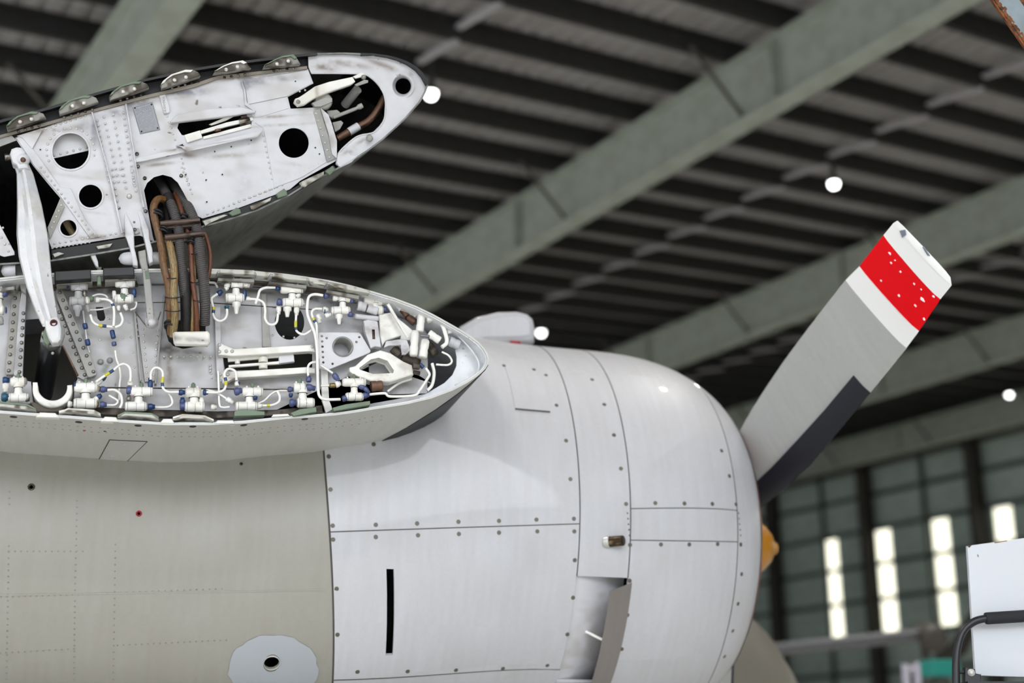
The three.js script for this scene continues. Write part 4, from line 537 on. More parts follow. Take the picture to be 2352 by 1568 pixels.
// hydraulic valves: two barrels on a neck, with their unions
function valve(tx, ty, w, bx, by, wb, r, fits, { nozzle, off = -0.045, m = mat.valve, knobTop = true } = {}) {
  const P = (x, y, o = 0) => STUB.pt(x, y, off + o), k = r * K, barrel = (x, y, hw) => turned(P(x - hw, y), P(x + hw, y), [[0, 0], [0, k * 0.8], [0.06, k * 0.92], [0.1, k], [0.46, k], [0.48, k * 0.94], [0.52, k * 0.94], [0.54, k], [0.9, k], [0.94, k * 0.92], [1, k * 0.8], [1, 0]], 18);
  const list = [barrel(tx, ty, w), barrel(bx, by, wb), turned(P((tx + bx) / 2, ty), P((tx + bx) / 2, by), [[0, k * 0.95], [0.32, k * 0.95], [0.36, k * 0.78], [0.62, k * 0.78], [0.66, k * 0.9], [1, k * 0.9]], 18)];
  for (const dx of [-0.55, 0.55]) list.push(between(P(tx + dx * w, ty - r * 0.7), P(tx + dx * w, ty - r * 1.25), k * 0.22, k * 0.2, 8));
  if (nozzle) list.push(turned(P(bx + nozzle[0], by + r), P(bx + nozzle[0], by + r + nozzle[1]), [[0, k * 0.9], [0.35, k * 0.9], [0.4, k * 0.6], [1, k * 0.35], [1, 0]], 14));
  const v = part(aircraft, 'hydraulic_valve', merge(list), m); const ringAt = (x, y, f = 1.03) => between(P(x - 0.35, y), P(x + 0.35, y), k * f, k * f, 18); part(v, 'joint_rings', merge([ringAt(tx + 0.05 * w, ty, 0.97), ringAt(tx + 0.8 * w, ty), ringAt(bx + 0.05 * wb, by, 0.97), ringAt(bx - 0.75 * wb, by), ringAt(bx + 0.8 * wb, by), between(P((tx + bx) / 2, (ty + by) / 2 - 5), P((tx + bx) / 2, (ty + by) / 2 - 4.2), k * 0.97, k * 0.97, 18)]), mat.dirtAndShade);
  if (knobTop) part(v, 'bleed_screw', turned(P(tx, ty - r * 0.8), P(tx, ty - r * 1.9), [[0, k * 0.35], [0.4, k * 0.42], [0.75, k * 0.42], [1, k * 0.2], [1, 0]], 8), mat.green);
  for (const [x0, y0, x1, y1, fr, c] of fits) part(v, 'union_fitting', turned(P(x0, y0, 0.003), P(x1, y1, 0.003), [[0, 0], [0, fr * K * 0.75], [0.15, fr * K], [0.6, fr * K], [0.62, fr * K * 0.8], [1, fr * K * 0.7], [1, 0]], 6), mat[c]);
  return v;
}
valve(42, 877, 18, 42, 913, 24, 10, [[6, 873, 22, 873, 8, 'blue'], [13, 880, 13, 900, 7, 'white'], [3, 912, 22, 912, 10.5, 'teal'], [56, 876, 62, 876, 9, 'strap'], [58, 916, 68, 916, 7, 'steel']]);
valve(197, 890, 27, 196, 926, 27, 11.5, [[170, 886, 177, 886, 10, 'blue'], [226, 893, 231, 893, 7, 'brass'], [230, 894, 247, 894, 7.5, 'violet'], [220, 883, 238, 868, 6, 'white'], [234, 872, 243, 864, 5.5, 'blue'], [216, 920, 228, 910, 6, 'white'], [224, 913, 233, 907, 6.5, 'blue'], [222, 929, 227, 929, 7, 'brass'], [229, 929, 245, 929, 7.5, 'violet'], [155, 928, 166, 928, 8, 'white']]);
valve(325, 899, 26, 312, 933, 25, 11, [[290, 896, 308, 896, 10, 'violet'], [299, 886, 299, 872, 6.5, 'white'], [345, 891, 345, 868, 6.5, 'blue'], [296, 920, 296, 908, 6, 'steel'], [339, 934, 356, 934, 7.5, 'blue']]);
valve(444, 902, 18, 447, 934, 23, 12, [[410, 901, 425, 901, 7, 'blue'], [466, 901, 478, 901, 7, 'blue'], [419, 927, 419, 913, 7, 'blue'], [413, 933, 431, 933, 9.5, 'violet'], [463, 925, 463, 913, 6, 'white'], [484, 935, 498, 935, 6.5, 'white']]);
valve(580, 900, 24, 566, 933, 25, 11, [[538, 900, 555, 896, 9.5, 'violet'], [544, 887, 544, 874, 6, 'white'], [546, 880, 551, 880, 5, 'blue'], [586, 910, 586, 918, 6, 'blue'], [520, 915, 535, 925, 6.5, 'white'], [591, 933, 604, 931, 6, 'white']]);
valve(688, 891, 14, 702, 925, 20, 12, [[661, 894, 673, 894, 7, 'violet'], [668, 903, 668, 912, 5.5, 'blue'], [665, 925, 680, 925, 10, 'violet'], [702, 888, 724, 892, 8, 'violet'], [709, 877, 709, 863, 7, 'violet'], [712, 924, 722, 928, 7, 'white']]);
valve(813, 878, 27, 814, 911, 20, 10, [[766, 859, 778, 874, 7, 'violet'], [757, 885, 777, 885, 6, 'brass'], [770, 884, 782, 880, 8, 'white'], [825, 886, 840, 893, 6.5, 'violet'], [786, 916, 800, 913, 7.5, 'violet'], [832, 909, 847, 907, 7.5, 'violet'], [836, 890, 848, 902, 6, 'violet']], { off: -0.03 });
valve(182, 657, 20, 178, 692, 19, 11, [[153, 655, 158, 655, 9, 'blue'], [194, 668, 195, 684, 6, 'steel'], [196, 690, 207, 690, 9, 'white'], [206, 686, 216, 686, 7, 'green'], [219, 689, 232, 688, 6.5, 'white'], [200, 700, 204, 717, 5, 'strap']], { nozzle: [0, 24], m: mat.web });
valve(287, 650, 23, 285, 686, 22, 10.5, [[262, 668, 262, 688, 5, 'white'], [307, 664, 309, 682, 6, 'blue'], [276, 683, 296, 683, 11, 'green'], [272, 702, 273, 713, 5, 'white'], [286, 700, 292, 712, 6, 'white']], { knobTop: false });
valve(545, 651, 15, 539, 684, 22, 11, [[500, 676, 510, 668, 7, 'blue'], [516, 664, 524, 660, 6, 'white'], [561, 668, 562, 688, 6, 'blue'], [565, 685, 578, 688, 5.5, 'white'], [518, 660, 527, 650, 7, 'white'], [520, 702, 522, 710, 6, 'teal'], [560, 652, 574, 656, 8, 'white']], { nozzle: [4, 26], knobTop: false });
valve(670, 664, 26, 672, 695, 24, 11, [[634, 662, 644, 662, 6.5, 'blue'], [636, 692, 650, 696, 9, 'violet'], [640, 704, 640, 722, 6.5, 'white'], [681, 706, 681, 724, 7, 'white'], [684, 676, 686, 684, 7, 'white'], [690, 690, 698, 700, 7, 'white']], { nozzle: [-12, 22], knobTop: false });
valve(792, 685, 14, 782, 713, 22, 10, [[744, 679, 756, 680, 8, 'violet'], [764, 684, 780, 685, 8, 'white'], [805, 690, 814, 692, 7, 'violet'], [741, 711, 754, 711, 7, 'white'], [744, 713, 748, 713, 7.5, 'teal'], [746, 726, 760, 722, 6, 'white'], [730, 722, 734, 742, 8, 'white'], [800, 720, 812, 724, 7, 'violet']], { nozzle: [-3, 22], knobTop: false });
valve(858, 692, 24, 866, 712, 14, 11, [[838, 688, 846, 690, 9, 'white'], [880, 708, 890, 714, 6, 'violet'], [872, 682, 884, 690, 10, 'white'], [850, 704, 856, 714, 9, 'white']], { off: -0.06 });
valve(-4, 672, 12, -4, 712, 14, 11, [[8, 673, 18, 676, 9, 'violet'], [12, 712, 16, 712, 8, 'violet'], [0, 728, 4, 745, 7, 'strap']], { knobTop: false });
// pipes between them
function pipe(pts, r = 2.9, off = -0.04, bands = []) {
  const g = tube(pts.map(([x, y]) => STUB.pt(x, y, off)), r * K, 10), p = part(aircraft, 'hydraulic_pipe', g, mat.pipe), c = new THREE.CatmullRomCurve3(pts.map(([x, y]) => STUB.pt(x, y, off)));
  for (const [t0, t1, m] of bands) part(p, 'marker_sleeve', between(c.getPoint(t0), c.getPoint(t1), r * 1.25 * K, r * 1.25 * K, 12), mat[m]);
}
const yb = (a, b) => [[a, (a + b) / 2, 'yellow'], [(a + b) / 2, b, 'blue']];
pipe(z5([[1105, 1145], [1180, 1145], [1240, 1190], [1255, 1270], [1235, 1330]])); pipe(z5([[1100, 1300], [1180, 1298], [1212, 1268], [1195, 1242], [1120, 1200]]), 2.6, -0.055);
pipe(z5([[990, 1060], [1060, 1010], [1160, 945], [1230, 888], [1290, 880], [1335, 920], [1345, 1000], [1340, 1060]]), 2.9, -0.03, yb(0.17, 0.3)); pipe(z5([[1185, 740], [1200, 830], [1225, 900], [1240, 1000], [1230, 1100], [1225, 1250]]), 2.6, -0.08);
pipe(z5([[1550, 1040], [1555, 965], [1590, 918], [1640, 922], [1675, 970], [1670, 1080], [1685, 1135], [1740, 1165], [1840, 1165]]), 2.8, -0.035, yb(0.55, 0.68)); pipe(z5([[1590, 1322], [1720, 1320], [1772, 1285], [1765, 1230], [1740, 1180]]), 2.6, -0.05);
pipe(z6([[600, 1345], [680, 1350], [740, 1342], [790, 1310], [803, 1230], [785, 1165], [810, 1115], [855, 1108], [900, 1140], [912, 1225]]), 2.9, -0.035, yb(0.38, 0.5)); pipe(z6([[722, 1130], [728, 1300], [735, 1470], [765, 1503], [840, 1498]]), 2.5, -0.05); pipe(z6([[560, 1330], [640, 1330], [740, 1370], [830, 1430]]), 2.5, -0.045);
pipe(z6([[1180, 1485], [1280, 1478], [1345, 1445], [1355, 1390], [1330, 1335]]), 2.8, -0.04, [[0.1, 0.18, 'yellow']]); pipe(z6([[1430, 1330], [1330, 1335], [1260, 1370], [1200, 1430], [1130, 1465]]), 2.3, -0.06);
pipe(z6([[1800, 350], [1710, 340], [1655, 368], [1640, 450], [1642, 550], [1680, 650], [1718, 750], [1738, 900], [1745, 1100], [1750, 1300], [1768, 1390], [1830, 1420], [1980, 1420]]), 3.4, -0.025); pipe(z6([[1790, 490], [1715, 490], [1684, 530], [1702, 595], [1732, 650], [1738, 760], [1748, 900], [1752, 1000]]), 3, -0.03, yb(0.4, 0.52));
pipe(z6([[1525, 540], [1520, 680], [1540, 728], [1600, 752], [1660, 722], [1700, 690]]), 2.8, -0.04, yb(0.1, 0.3)); pipe(z6([[1310, 270], [1210, 272], [1152, 300], [1130, 370], [1105, 440]]), 3.2); pipe(z6([[1020, 385], [1130, 395], [1190, 430], [1206, 500], [1206, 590], [1240, 643], [1290, 650], [1325, 620], [1337, 540]]), 3.1);
pipe(z6([[715, 335], [655, 380], [660, 430], [676, 490], [670, 545], [692, 592], [740, 614], [790, 592], [812, 545], [812, 490]]), 3, -0.04, yb(0.3, 0.42)); pipe(z6([[1650, 1190], [1645, 1095], [1672, 1048], [1730, 1035]]), 2.8); pipe(z6([[1780, 1280], [1900, 1275]]), 2.6); pipe(z6([[1780, 1070], [1900, 1150]]), 2.8); pipe(z6([[620, 215], [690, 225], [715, 270]]), 2.8, -0.06);
pipe(z5([[930, 370], [955, 440], [1010, 478], [1080, 487], [1165, 495]]), 3, -0.045, yb(0.52, 0.8)); pipe(z5([[1168, 490], [1175, 380], [1168, 290], [1140, 235], [1085, 212], [1020, 210]]), 3, -0.04, [[0.42, 0.5, 'blue']]); pipe(z5([[1240, 350], [1262, 420], [1240, 475], [1185, 500]]), 3); pipe(z5([[950, 180], [1010, 160], [1080, 170], [1110, 200]]), 2.2, -0.07); pipe(z5([[855, 330], [868, 440], [900, 680], [920, 760]]), 1.6, -0.09); pipe(z5([[920, 320], [1040, 315], [1150, 285]]), 2, -0.08); pipe(z5([[1340, 320], [1390, 300], [1405, 250], [1390, 240]]), 2.2, -0.06);
pipe(z7([[845, 1280], [1000, 1268], [1060, 1300], [1300, 1290], [1362, 1238], [1440, 1120], [1462, 1070], [1425, 1010]]), 3.2, -0.03); pipe(z7([[1030, 1250], [1150, 1165], [1280, 1120]]), 3, -0.07); pipe(z7([[1530, 972], [1650, 976], [1692, 940], [1660, 880], [1590, 842]]), 2.6, -0.05); pipe(z7([[1440, 510], [1520, 508], [1590, 560], [1628, 660], [1640, 745], [1590, 795]]), 5, -0.03); pipe(z7([[1640, 600], [1720, 650], [1770, 710], [1765, 780]]), 2.5, -0.06); pipe(z7([[1490, 960], [1510, 1060], [1490, 1180], [1440, 1240]]), 4, -0.06);
for (const q of [[[870, 460], [885, 515]], [[895, 625], [910, 685]], [[1150, 530], [1162, 580]], [[1158, 565], [1170, 615]], [[1170, 650], [1178, 690]]]) part(aircraft, 'inline_union', turned(STUB.pt(...z5([q[0]])[0], -0.06), STUB.pt(...z5([q[1]])[0], -0.06), [[0, 0], [0, 4.5 * K], [0.15, 6 * K], [0.85, 6 * K], [1, 4.5 * K], [1, 0]], 6), q[0][0] > 1160 ? mat.violet : mat.blue);
// thin control wire strung behind the valves
part(aircraft, 'control_wire', merge([between(STUB.pt(...z5([[1400, 245]])[0], -0.07), STUB.pt(...z5([[2200, 240]])[0], -0.07), 0.0016), between(STUB.pt(...z6([[600, 425]])[0], -0.07), STUB.pt(...z6([[1750, 500]])[0], -0.07), 0.0016), between(STUB.pt(...z5([[1100, 1120]])[0], -0.06), STUB.pt(...z6([[1500, 1320]])[0], -0.06), 0.0022)]), mat.dirtAndShade);
// ---------------------------------------------------------------- folded outer wing
const wing = thing('folded_wing', 'folded outer wing panel with white riveted end rib and round lightening holes', 'aircraft wing', hingeAt);
const wingPx = [[-320, 372], [-160, 318], [-60, 294], ...z1([[0, 885], [500, 750], [1000, 598], [1500, 458], [2000, 352]]), ...z2([[0, 310], [400, 256], [800, 208], [1020, 186], [1300, 181], [1600, 194], [1750, 214], [1850, 238], [1960, 280], [2050, 332], [2110, 390], [2150, 445], [2168, 510], [2150, 580], [2115, 645], [2080, 700], [1950, 850], [1820, 974], [1700, 1082], [1540, 1200], [1370, 1308], [1200, 1402], [900, 1555]]), ...z4([[1640, 310], [1300, 470], [1000, 565], [750, 632]]), ...z3([[1900, 715], [1320, 860], [900, 930], [540, 985], [200, 1010]]), [-60, 612], [-320, 620]];
const wingUV = RIB.outline(wingPx, 0);
const wingSkin = part(wing, 'wing_skin', RIB.plateUV(wingUV, 0, 3.6, [inset(wingUV, 0.005)]), mat.wingShaded, 'wing skin darkened to hold its underside shade, with spanwise scuffs');  // wing grey darkened in colour to carry the shade underneath
part(wing, 'tip_closing_rib', RIB.plateUV(inset(wingUV, 0.004), -3.55, 0.02), mat.wing);
const RW = -0.02;
const webOut = [...z1([[155, 1060], [440, 960], [930, 790], [1300, 700], [2330, 425]]), ...z2([[200, 420], [930, 352], [985, 500], [720, 640], [750, 760], [1040, 745], [1090, 790], [1140, 830], [1170, 900], [1200, 1000], [1228, 1100], [1228, 1290], [850, 1500]]), ...z4([[1640, 245], [1100, 440], [740, 545], [690, 520], [610, 400], [540, 270], [485, 175], [420, 118], [330, 95], [240, 120], [170, 180], [138, 255], [230, 740], [250, 790]]), ...z3([[1440, 720], [1270, 735], [530, 850], [500, 770], [490, 640], [620, 335], [480, 170], [340, 0]])];
const ribWeb = part(wing, 'rib_web', RIB.plate(webOut, RW, 0.004, [circlePx(162, 347, 43, 41), circlePx(208, 450, 28, 27), circlePx(157, 523, 20, 20), circlePx(675, 328, 35.5, 36.5), z2([[-390, 870], [-415, 960], [-370, 1030], [-200, 1060], [340, 960], [350, 890], [270, 822], [0, 850]])]), mat.rib, 'white painted end rib with streaky grime');
const rput = (name, pts, off, thick, m, bevel = 0.0012, holes = []) => part(ribWeb, name, RIB.plate(pts, off, thick, holes, { bevel }), m);
const rimOf = (cx, cy, r, m = mat.rib, w = 3) => rput('hole_rim', circlePx(cx, cy, r + w, r + w - 0.5, 36), RW + 0.003, 0.006, m, 0.001, [circlePx(cx, cy, r - 0.6, r - 0.8, 36)]);
rimOf(162, 347, 43); rimOf(208, 450, 28); rimOf(157, 523, 20); rimOf(675, 328, 36, mat.rib, 2.5);
rput('backing_plate', z1([[460, 960], [980, 900], [960, 1180], [540, 1275], [460, 1100]]), RW - 0.03, 0.004, mat.rib, 0.001);
const rRow = (specs, off = RW) => rows(RIB, off, specs);
const rG = metres(new THREE.SphereGeometry(0.0042, 10, 4, 0, 2 * Math.PI, 0, Math.PI / 2).scale(1, 0.7, 1));
for (const [at, n] of [...rRow([[...z1([[555, 1240], [890, 1160]]), 5]], RW - 0.03), ...rRow(range(0, 1, 15).map((t) => { const a = Math.PI * (0.86 + 1.2 * t); const q = [162 + 55 * Math.cos(a), 347 + 53 * Math.sin(a)]; return [q, q, 0]; })), ...rRow([[...z1([[470, 965], [930, 815]]), 9], [...z1([[230, 1060], [420, 975]]), 3], [...z1([[250, 1040], [310, 1130]]), 2]])]) piece(ribWeb, 'rivet', rG, mat.rivet, at, n);
// plate between the two upright flanges, flanges, straps and shelves
rput('doubler', [...z1([[955, 800], [1290, 715], [1440, 1560]]), ...z3([[1430, 210], [1480, 430], [1440, 700], [1265, 690], [1130, 100]])], RW + 0.003, 0.004, mat.rib);
rput('upright_flange', [...z1([[940, 795], [955, 795], [1165, 1560]]), ...z3([[1265, 690], [1250, 700], [1095, 0]])], RW + 0.018, 0.018, mat.rib, 0.001); rput('upright_flange', [...z1([[1288, 710], [1304, 708], [1440, 1560]]), ...z3([[1490, 430], [1470, 430], [1395, 0]])], RW + 0.02, 0.02, mat.rib, 0.001);
rput('diagonal_strap', [...z1([[165, 1055], [240, 1040], [345, 1180], [620, 1568]]), ...z3([[730, 240], [870, 550], [1020, 735], [930, 750], [600, 290], [350, 0]])], RW + 0.006, 0.006, mat.rib); rput('gusset', z1([[170, 1040], [430, 960], [435, 985], [330, 1175], [230, 1060]]), RW + 0.009, 0.004, mat.rib); rput('diagonal_strap', z3([[620, 335], [665, 425], [515, 760], [490, 650]]), RW + 0.008, 0.008, mat.strap);
rput('lower_left_strap', z3([[-60, 560], [0, 610], [150, 890], [150, 920], [40, 940], [-60, 900]]), RW + 0.01, 0.006, mat.rib); rput('upper_left_strap', z1([[-200, 1110], [120, 1035], [175, 1085], [0, 1150], [-200, 1200]]), RW + 0.004, 0.006, mat.strap);
rput('shelf_flange', z1([[1390, 1270], [1850, 1160], [2000, 1185], [1480, 1300], [1400, 1310]]), RW + 0.016, 0.016, mat.rib, 0.002); rput('slot_bracket', z2([[-420, 1140], [-360, 1110], [-300, 1190], [400, 1030], [465, 970], [455, 1000], [410, 1050], [0, 1118], [-250, 1170]]), RW + 0.03, 0.03, mat.rib, 0.003); rput('slot_bracket', z2([[-490, 890], [-420, 820], [-100, 760], [250, 740], [395, 785], [385, 800], [0, 850], [-480, 905]]), RW + 0.026, 0.026, mat.rib, 0.003);
rput('lap_edge', z2([[235, 470], [250, 465], [285, 560], [300, 690], [395, 780], [380, 790], [280, 720], [270, 570]]), RW + 0.008, 0.008, mat.rib, 0.001); rput('lap_sheet', z2([[260, 470], [930, 360], [975, 500], [720, 630], [310, 715], [290, 580]]), RW + 0.004, 0.004, mat.rib, 0.001); rput('lap_sheet', z2([[310, 725], [700, 645], [735, 755], [420, 850], [360, 850]]), RW + 0.002, 0.003, mat.rib, 0.0008); rput('lap_sheet', z2([[380, 900], [990, 780], [1120, 1310], [860, 1470], [585, 1570], [560, 1440], [500, 1100], [470, 960]]), RW + 0.0025, 0.0025, mat.rib, 0.0008, [circlePx(675, 328, 36, 37).map(([x, y]) => [(x - 500) * 4.4808, (y - 80) * 4.4808])].map((h) => z2(h)));
rput('end_flange', z2([[985, 785], [1050, 760], [1215, 1270], [1130, 1310]]), RW + 0.006, 0.006, mat.strap, 0.001); rput('end_flange', z2([[1060, 750], [1140, 820], [1170, 900], [1228, 1090], [1225, 1270], [1180, 1230], [1140, 1010]]), RW + 0.012, 0.006, mat.rib, 0.001); rput('angle_clip', z1([[1640, 625], [1700, 610], [1745, 740], [1745, 800], [1690, 815]]), RW + 0.008, 0.008, mat.rib, 0.001);
stuff(part(ribWeb, 'rivets', rivetG([...rRow([[...z1([[1000, 880], [1120, 1500]]), 12], [...z1([[1070, 845], [1220, 1510]]), 10], [...z1([[1165, 820], [1290, 1510]]), 10], [...z1([[1270, 800], [1380, 1530]]), 12], [...z3([[1155, 40], [1220, 430]]), 6], [...z3([[1240, 35], [1300, 230]]), 3], [...z3([[1360, 50], [1400, 260]]), 4], [...z1([[1680, 640], [1700, 800]]), 6]], RW + 0.008), ...rRow([[...z3([[420, 20], [950, 700]]), 15]], RW + 0.006), ...rRow([[...z3([[630, 410], [530, 640]]), 4]], RW + 0.008), ...rRow([[...z3([[560, 805], [1250, 690]]), 12], [...z3([[540, 850], [920, 790]]), 9], [...z1([[1720, 840], [1820, 1140]]), 5], [...z1([[1840, 1170], [1940, 1530]]), 7], [...z3([[1870, 20], [1975, 290]]), 6], [...z4([[790, 500], [1560, 200]]), 14], [...z4([[850, 470], [1480, 230]]), 12], [...z2([[470, 1040], [560, 1480]]), 8], [...z2([[1000, 800], [1150, 1260]]), 0], [...z2([[340, 690], [900, 570]]), 10], [...z2([[370, 460], [900, 370]]), 10], [...z1([[1420, 1310], [1780, 1220]]), 7], [...z2([[600, 1530], [1180, 1260]]), 12]]), ...rRow([[...z2([[1010, 810], [1150, 1260]]), 6]], RW + 0.007), ...rRow([[...z3([[15, 740], [85, 880]]), 2], [...z3([[30, 640], [50, 800]]), 1]], RW + 0.011)], 0.0038), mat.rivet));
for (const [x, y] of [...z1([[415, 1180], [2210, 1200], [1910, 1440]]), ...z2([[345, 1085], [800, 478], [1005, 1160], [1048, 1225], [140, 1150]]), ...z4([[778, 148], [944, 92], [784, 374]])]) part(ribWeb, 'dark_hole_disc', RIB.plate(circlePx(x, y, 1.9, 1.9, 10), RW + 0.0046, 0.001), mat.black);  // black discs paint the dark of small holes
for (const [x, y] of [...z1([[1490, 1475], [1410, 1225], [1420, 1355]]), ...z3([[1865, 105], [1500, 470], [1220, 440]])]) part(ribWeb, 'rib_bolt', turned(RIB.pt(x, y, RW), RIB.pt(x, y, RW + 0.008), [[0, 0.006], [0.4, 0.006], [0.4, 0.004], [1, 0.004], [1, 0]], 10), mat.steel);
// data plate with rows of stamped print too small to read
{
  const cv = document.createElement('canvas'); cv.width = 220; cv.height = 320; const c = cv.getContext('2d'); c.fillStyle = '#8e8f94'; c.fillRect(0, 0, 220, 320); c.strokeStyle = '#4c4d52'; c.lineWidth = 3; c.strokeRect(4, 4, 212, 312);
  for (let i = 0; i < 22; i++) { const y = 24 + i * 13; c.fillStyle = i < 6 ? '#5c5d63' : '#6b6c72'; let x = 18; while (x < 195) { const w = 4 + rnd() * 16; if (rnd() > 0.22) c.fillRect(x, y, Math.min(w, 198 - x), i < 6 ? 4 : 3); x += w + 4; } }
  const tex = new THREE.CanvasTexture(cv); tex.colorSpace = THREE.SRGBColorSpace;
  const q = [[305, 247], [350, 235], [367, 297], [322, 307]].map(([x, y]) => RIB.pt(x, y, RW + 0.002));
  const g = new THREE.BufferGeometry(); g.setAttribute('position', new THREE.Float32BufferAttribute([q[3], q[2], q[1], q[3], q[1], q[0]].flatMap((p) => [p.x, p.y, p.z]), 3)); g.setAttribute('uv', new THREE.Float32BufferAttribute([0, 0, 1, 0, 1, 1, 0, 0, 1, 1, 0, 1], 2)); g.computeVertexNormals(); g.translate(-hingeAt.x, -hingeAt.y, -hingeAt.z);
  part(ribWeb, 'data_plate_backing', RIB.plate([[304, 247], [350, 234], [368, 298], [322, 308]], RW + 0.0018, 0.002), mat.plate);
  const dp = shade(new THREE.Mesh(g, M('#ffffff', 0.4, 0.4, { map: tex }))); dp.name = 'data_plate'; dp.userData.label = 'small grey stamped data plate'; ribWeb.add(dp);
  for (const [x, y] of [[310, 248], [348, 240], [362, 294], [325, 302]]) part(ribWeb, 'plate_screw', turned(RIB.pt(x, y, RW + 0.001), RIB.pt(x, y, RW + 0.004), [[0, 0.003], [1, 0.002], [1, 0]], 8), mat.black);
}
// nose rib: white ring round the open nose bay
const nose = part(wing, 'nose_rib', RIB.plate([...z2([[930, 215], [1020, 194], [1300, 188], [1600, 200], [1750, 220], [1850, 245], [1955, 287], [2042, 340], [2100, 398], [2140, 450], [2158, 510], [2140, 578], [2105, 640], [2070, 695], [1940, 845], [1810, 968], [1690, 1074], [1535, 1190], [1362, 1300], [1260, 1370], [1215, 1330], [1235, 1220], [1300, 1150], [1440, 1040], [1600, 1000], [1680, 920], [1715, 850], [1725, 700], [1705, 600], [1660, 520], [1580, 440], [1490, 400], [960, 390], [935, 330]])], -0.012, 0.006, [circlePx(925, 197, 25, 27)], { bevel: 0.0015 }), mat.rib, 'white curved nose rib');
part(nose, 'bay_flange', tube(z2([[965, 395], [1250, 396], [1490, 405], [1580, 445], [1660, 525], [1708, 605], [1728, 700], [1718, 850], [1682, 925], [1605, 1005], [1440, 1045], [1300, 1155], [1240, 1225]]).map(([x, y]) => RIB.pt(x, y, -0.012)), 0.0028, 8), mat.rib); part(nose, 'flanged_hole', (() => { const c = RIB.pt(922, 197, -0.011), e = RIB.pt(926, 198, -0.045); return turned(c, e, [[0, 0.041], [0, 0.036], [0.2, 0.031], [1, 0.026], [1, 0.029], [0.3, 0.034]], 32); })(), mat.rib);
part(nose, 'rubber_stop', turned(RIB.pt(848, 317, -0.012), RIB.pt(850, 318, 0.012), [[0, 0.011], [0.7, 0.011], [1, 0.008], [1, 0]], 16), mat.strap);
part(nose, 'lower_clip', RIB.plate(z2([[1235, 1230], [1320, 1160], [1370, 1235], [1450, 1245], [1380, 1310], [1260, 1370], [1225, 1320]]), 0.0, 0.01, [], { bevel: 0.002 }), mat.rib);
part(wing, 'deicing_boot', RIB.plate(z2([[1480, 210], [1600, 206], [1750, 228], [1850, 256], [1950, 300], [2040, 360], [2100, 430], [2150, 520], [2168, 510], [2150, 440], [2108, 385], [2048, 328], [1960, 276], [1850, 234], [1750, 210], [1600, 190], [1470, 186]]), 0.004, 0.6), mat.rubber, 'black rubber leading-edge boot');
part(wing, 'seal_strip', RIB.plate([...z1([[-300, 985], [0, 905], [500, 770], [1000, 618], [1500, 476], [2000, 370]]), ...z2([[0, 330], [400, 276], [800, 230], [1030, 205], [1020, 182], [800, 203], [400, 250], [0, 304]]), ...z1([[2000, 344], [1500, 450], [1000, 590], [500, 742], [0, 876], [-300, 955]])], 0.006, 0.05), mat.seal, 'black rubber seal along the upper edge');
part(wing, 'dark_void_plate', RIB.plate([...z1([[-300, 1000], [0, 930], [500, 790], [1000, 640], [1500, 490], [2000, 385]]), ...z2([[0, 345], [800, 245], [930, 230], [935, 350], [200, 425], [0, 450]]), ...z1([[1300, 712], [930, 800], [440, 970], [0, 1090], [-300, 1160]])], -0.035, 0.004), mat.rubber); rput('rivet_rail', [...z1([[-200, 1090], [0, 1030], [450, 905], [940, 770], [1500, 620], [2000, 500]]), ...z2([[0, 420], [920, 320], [925, 350], [0, 455]]), ...z1([[2000, 540], [1500, 655], [940, 800], [450, 940], [0, 1062], [-200, 1125]])], RW + 0.01, 0.01, M('#8d857b', 0.6, 0, { map: grime }), 0.001);  // first plate is black to paint the dark void between the lugs
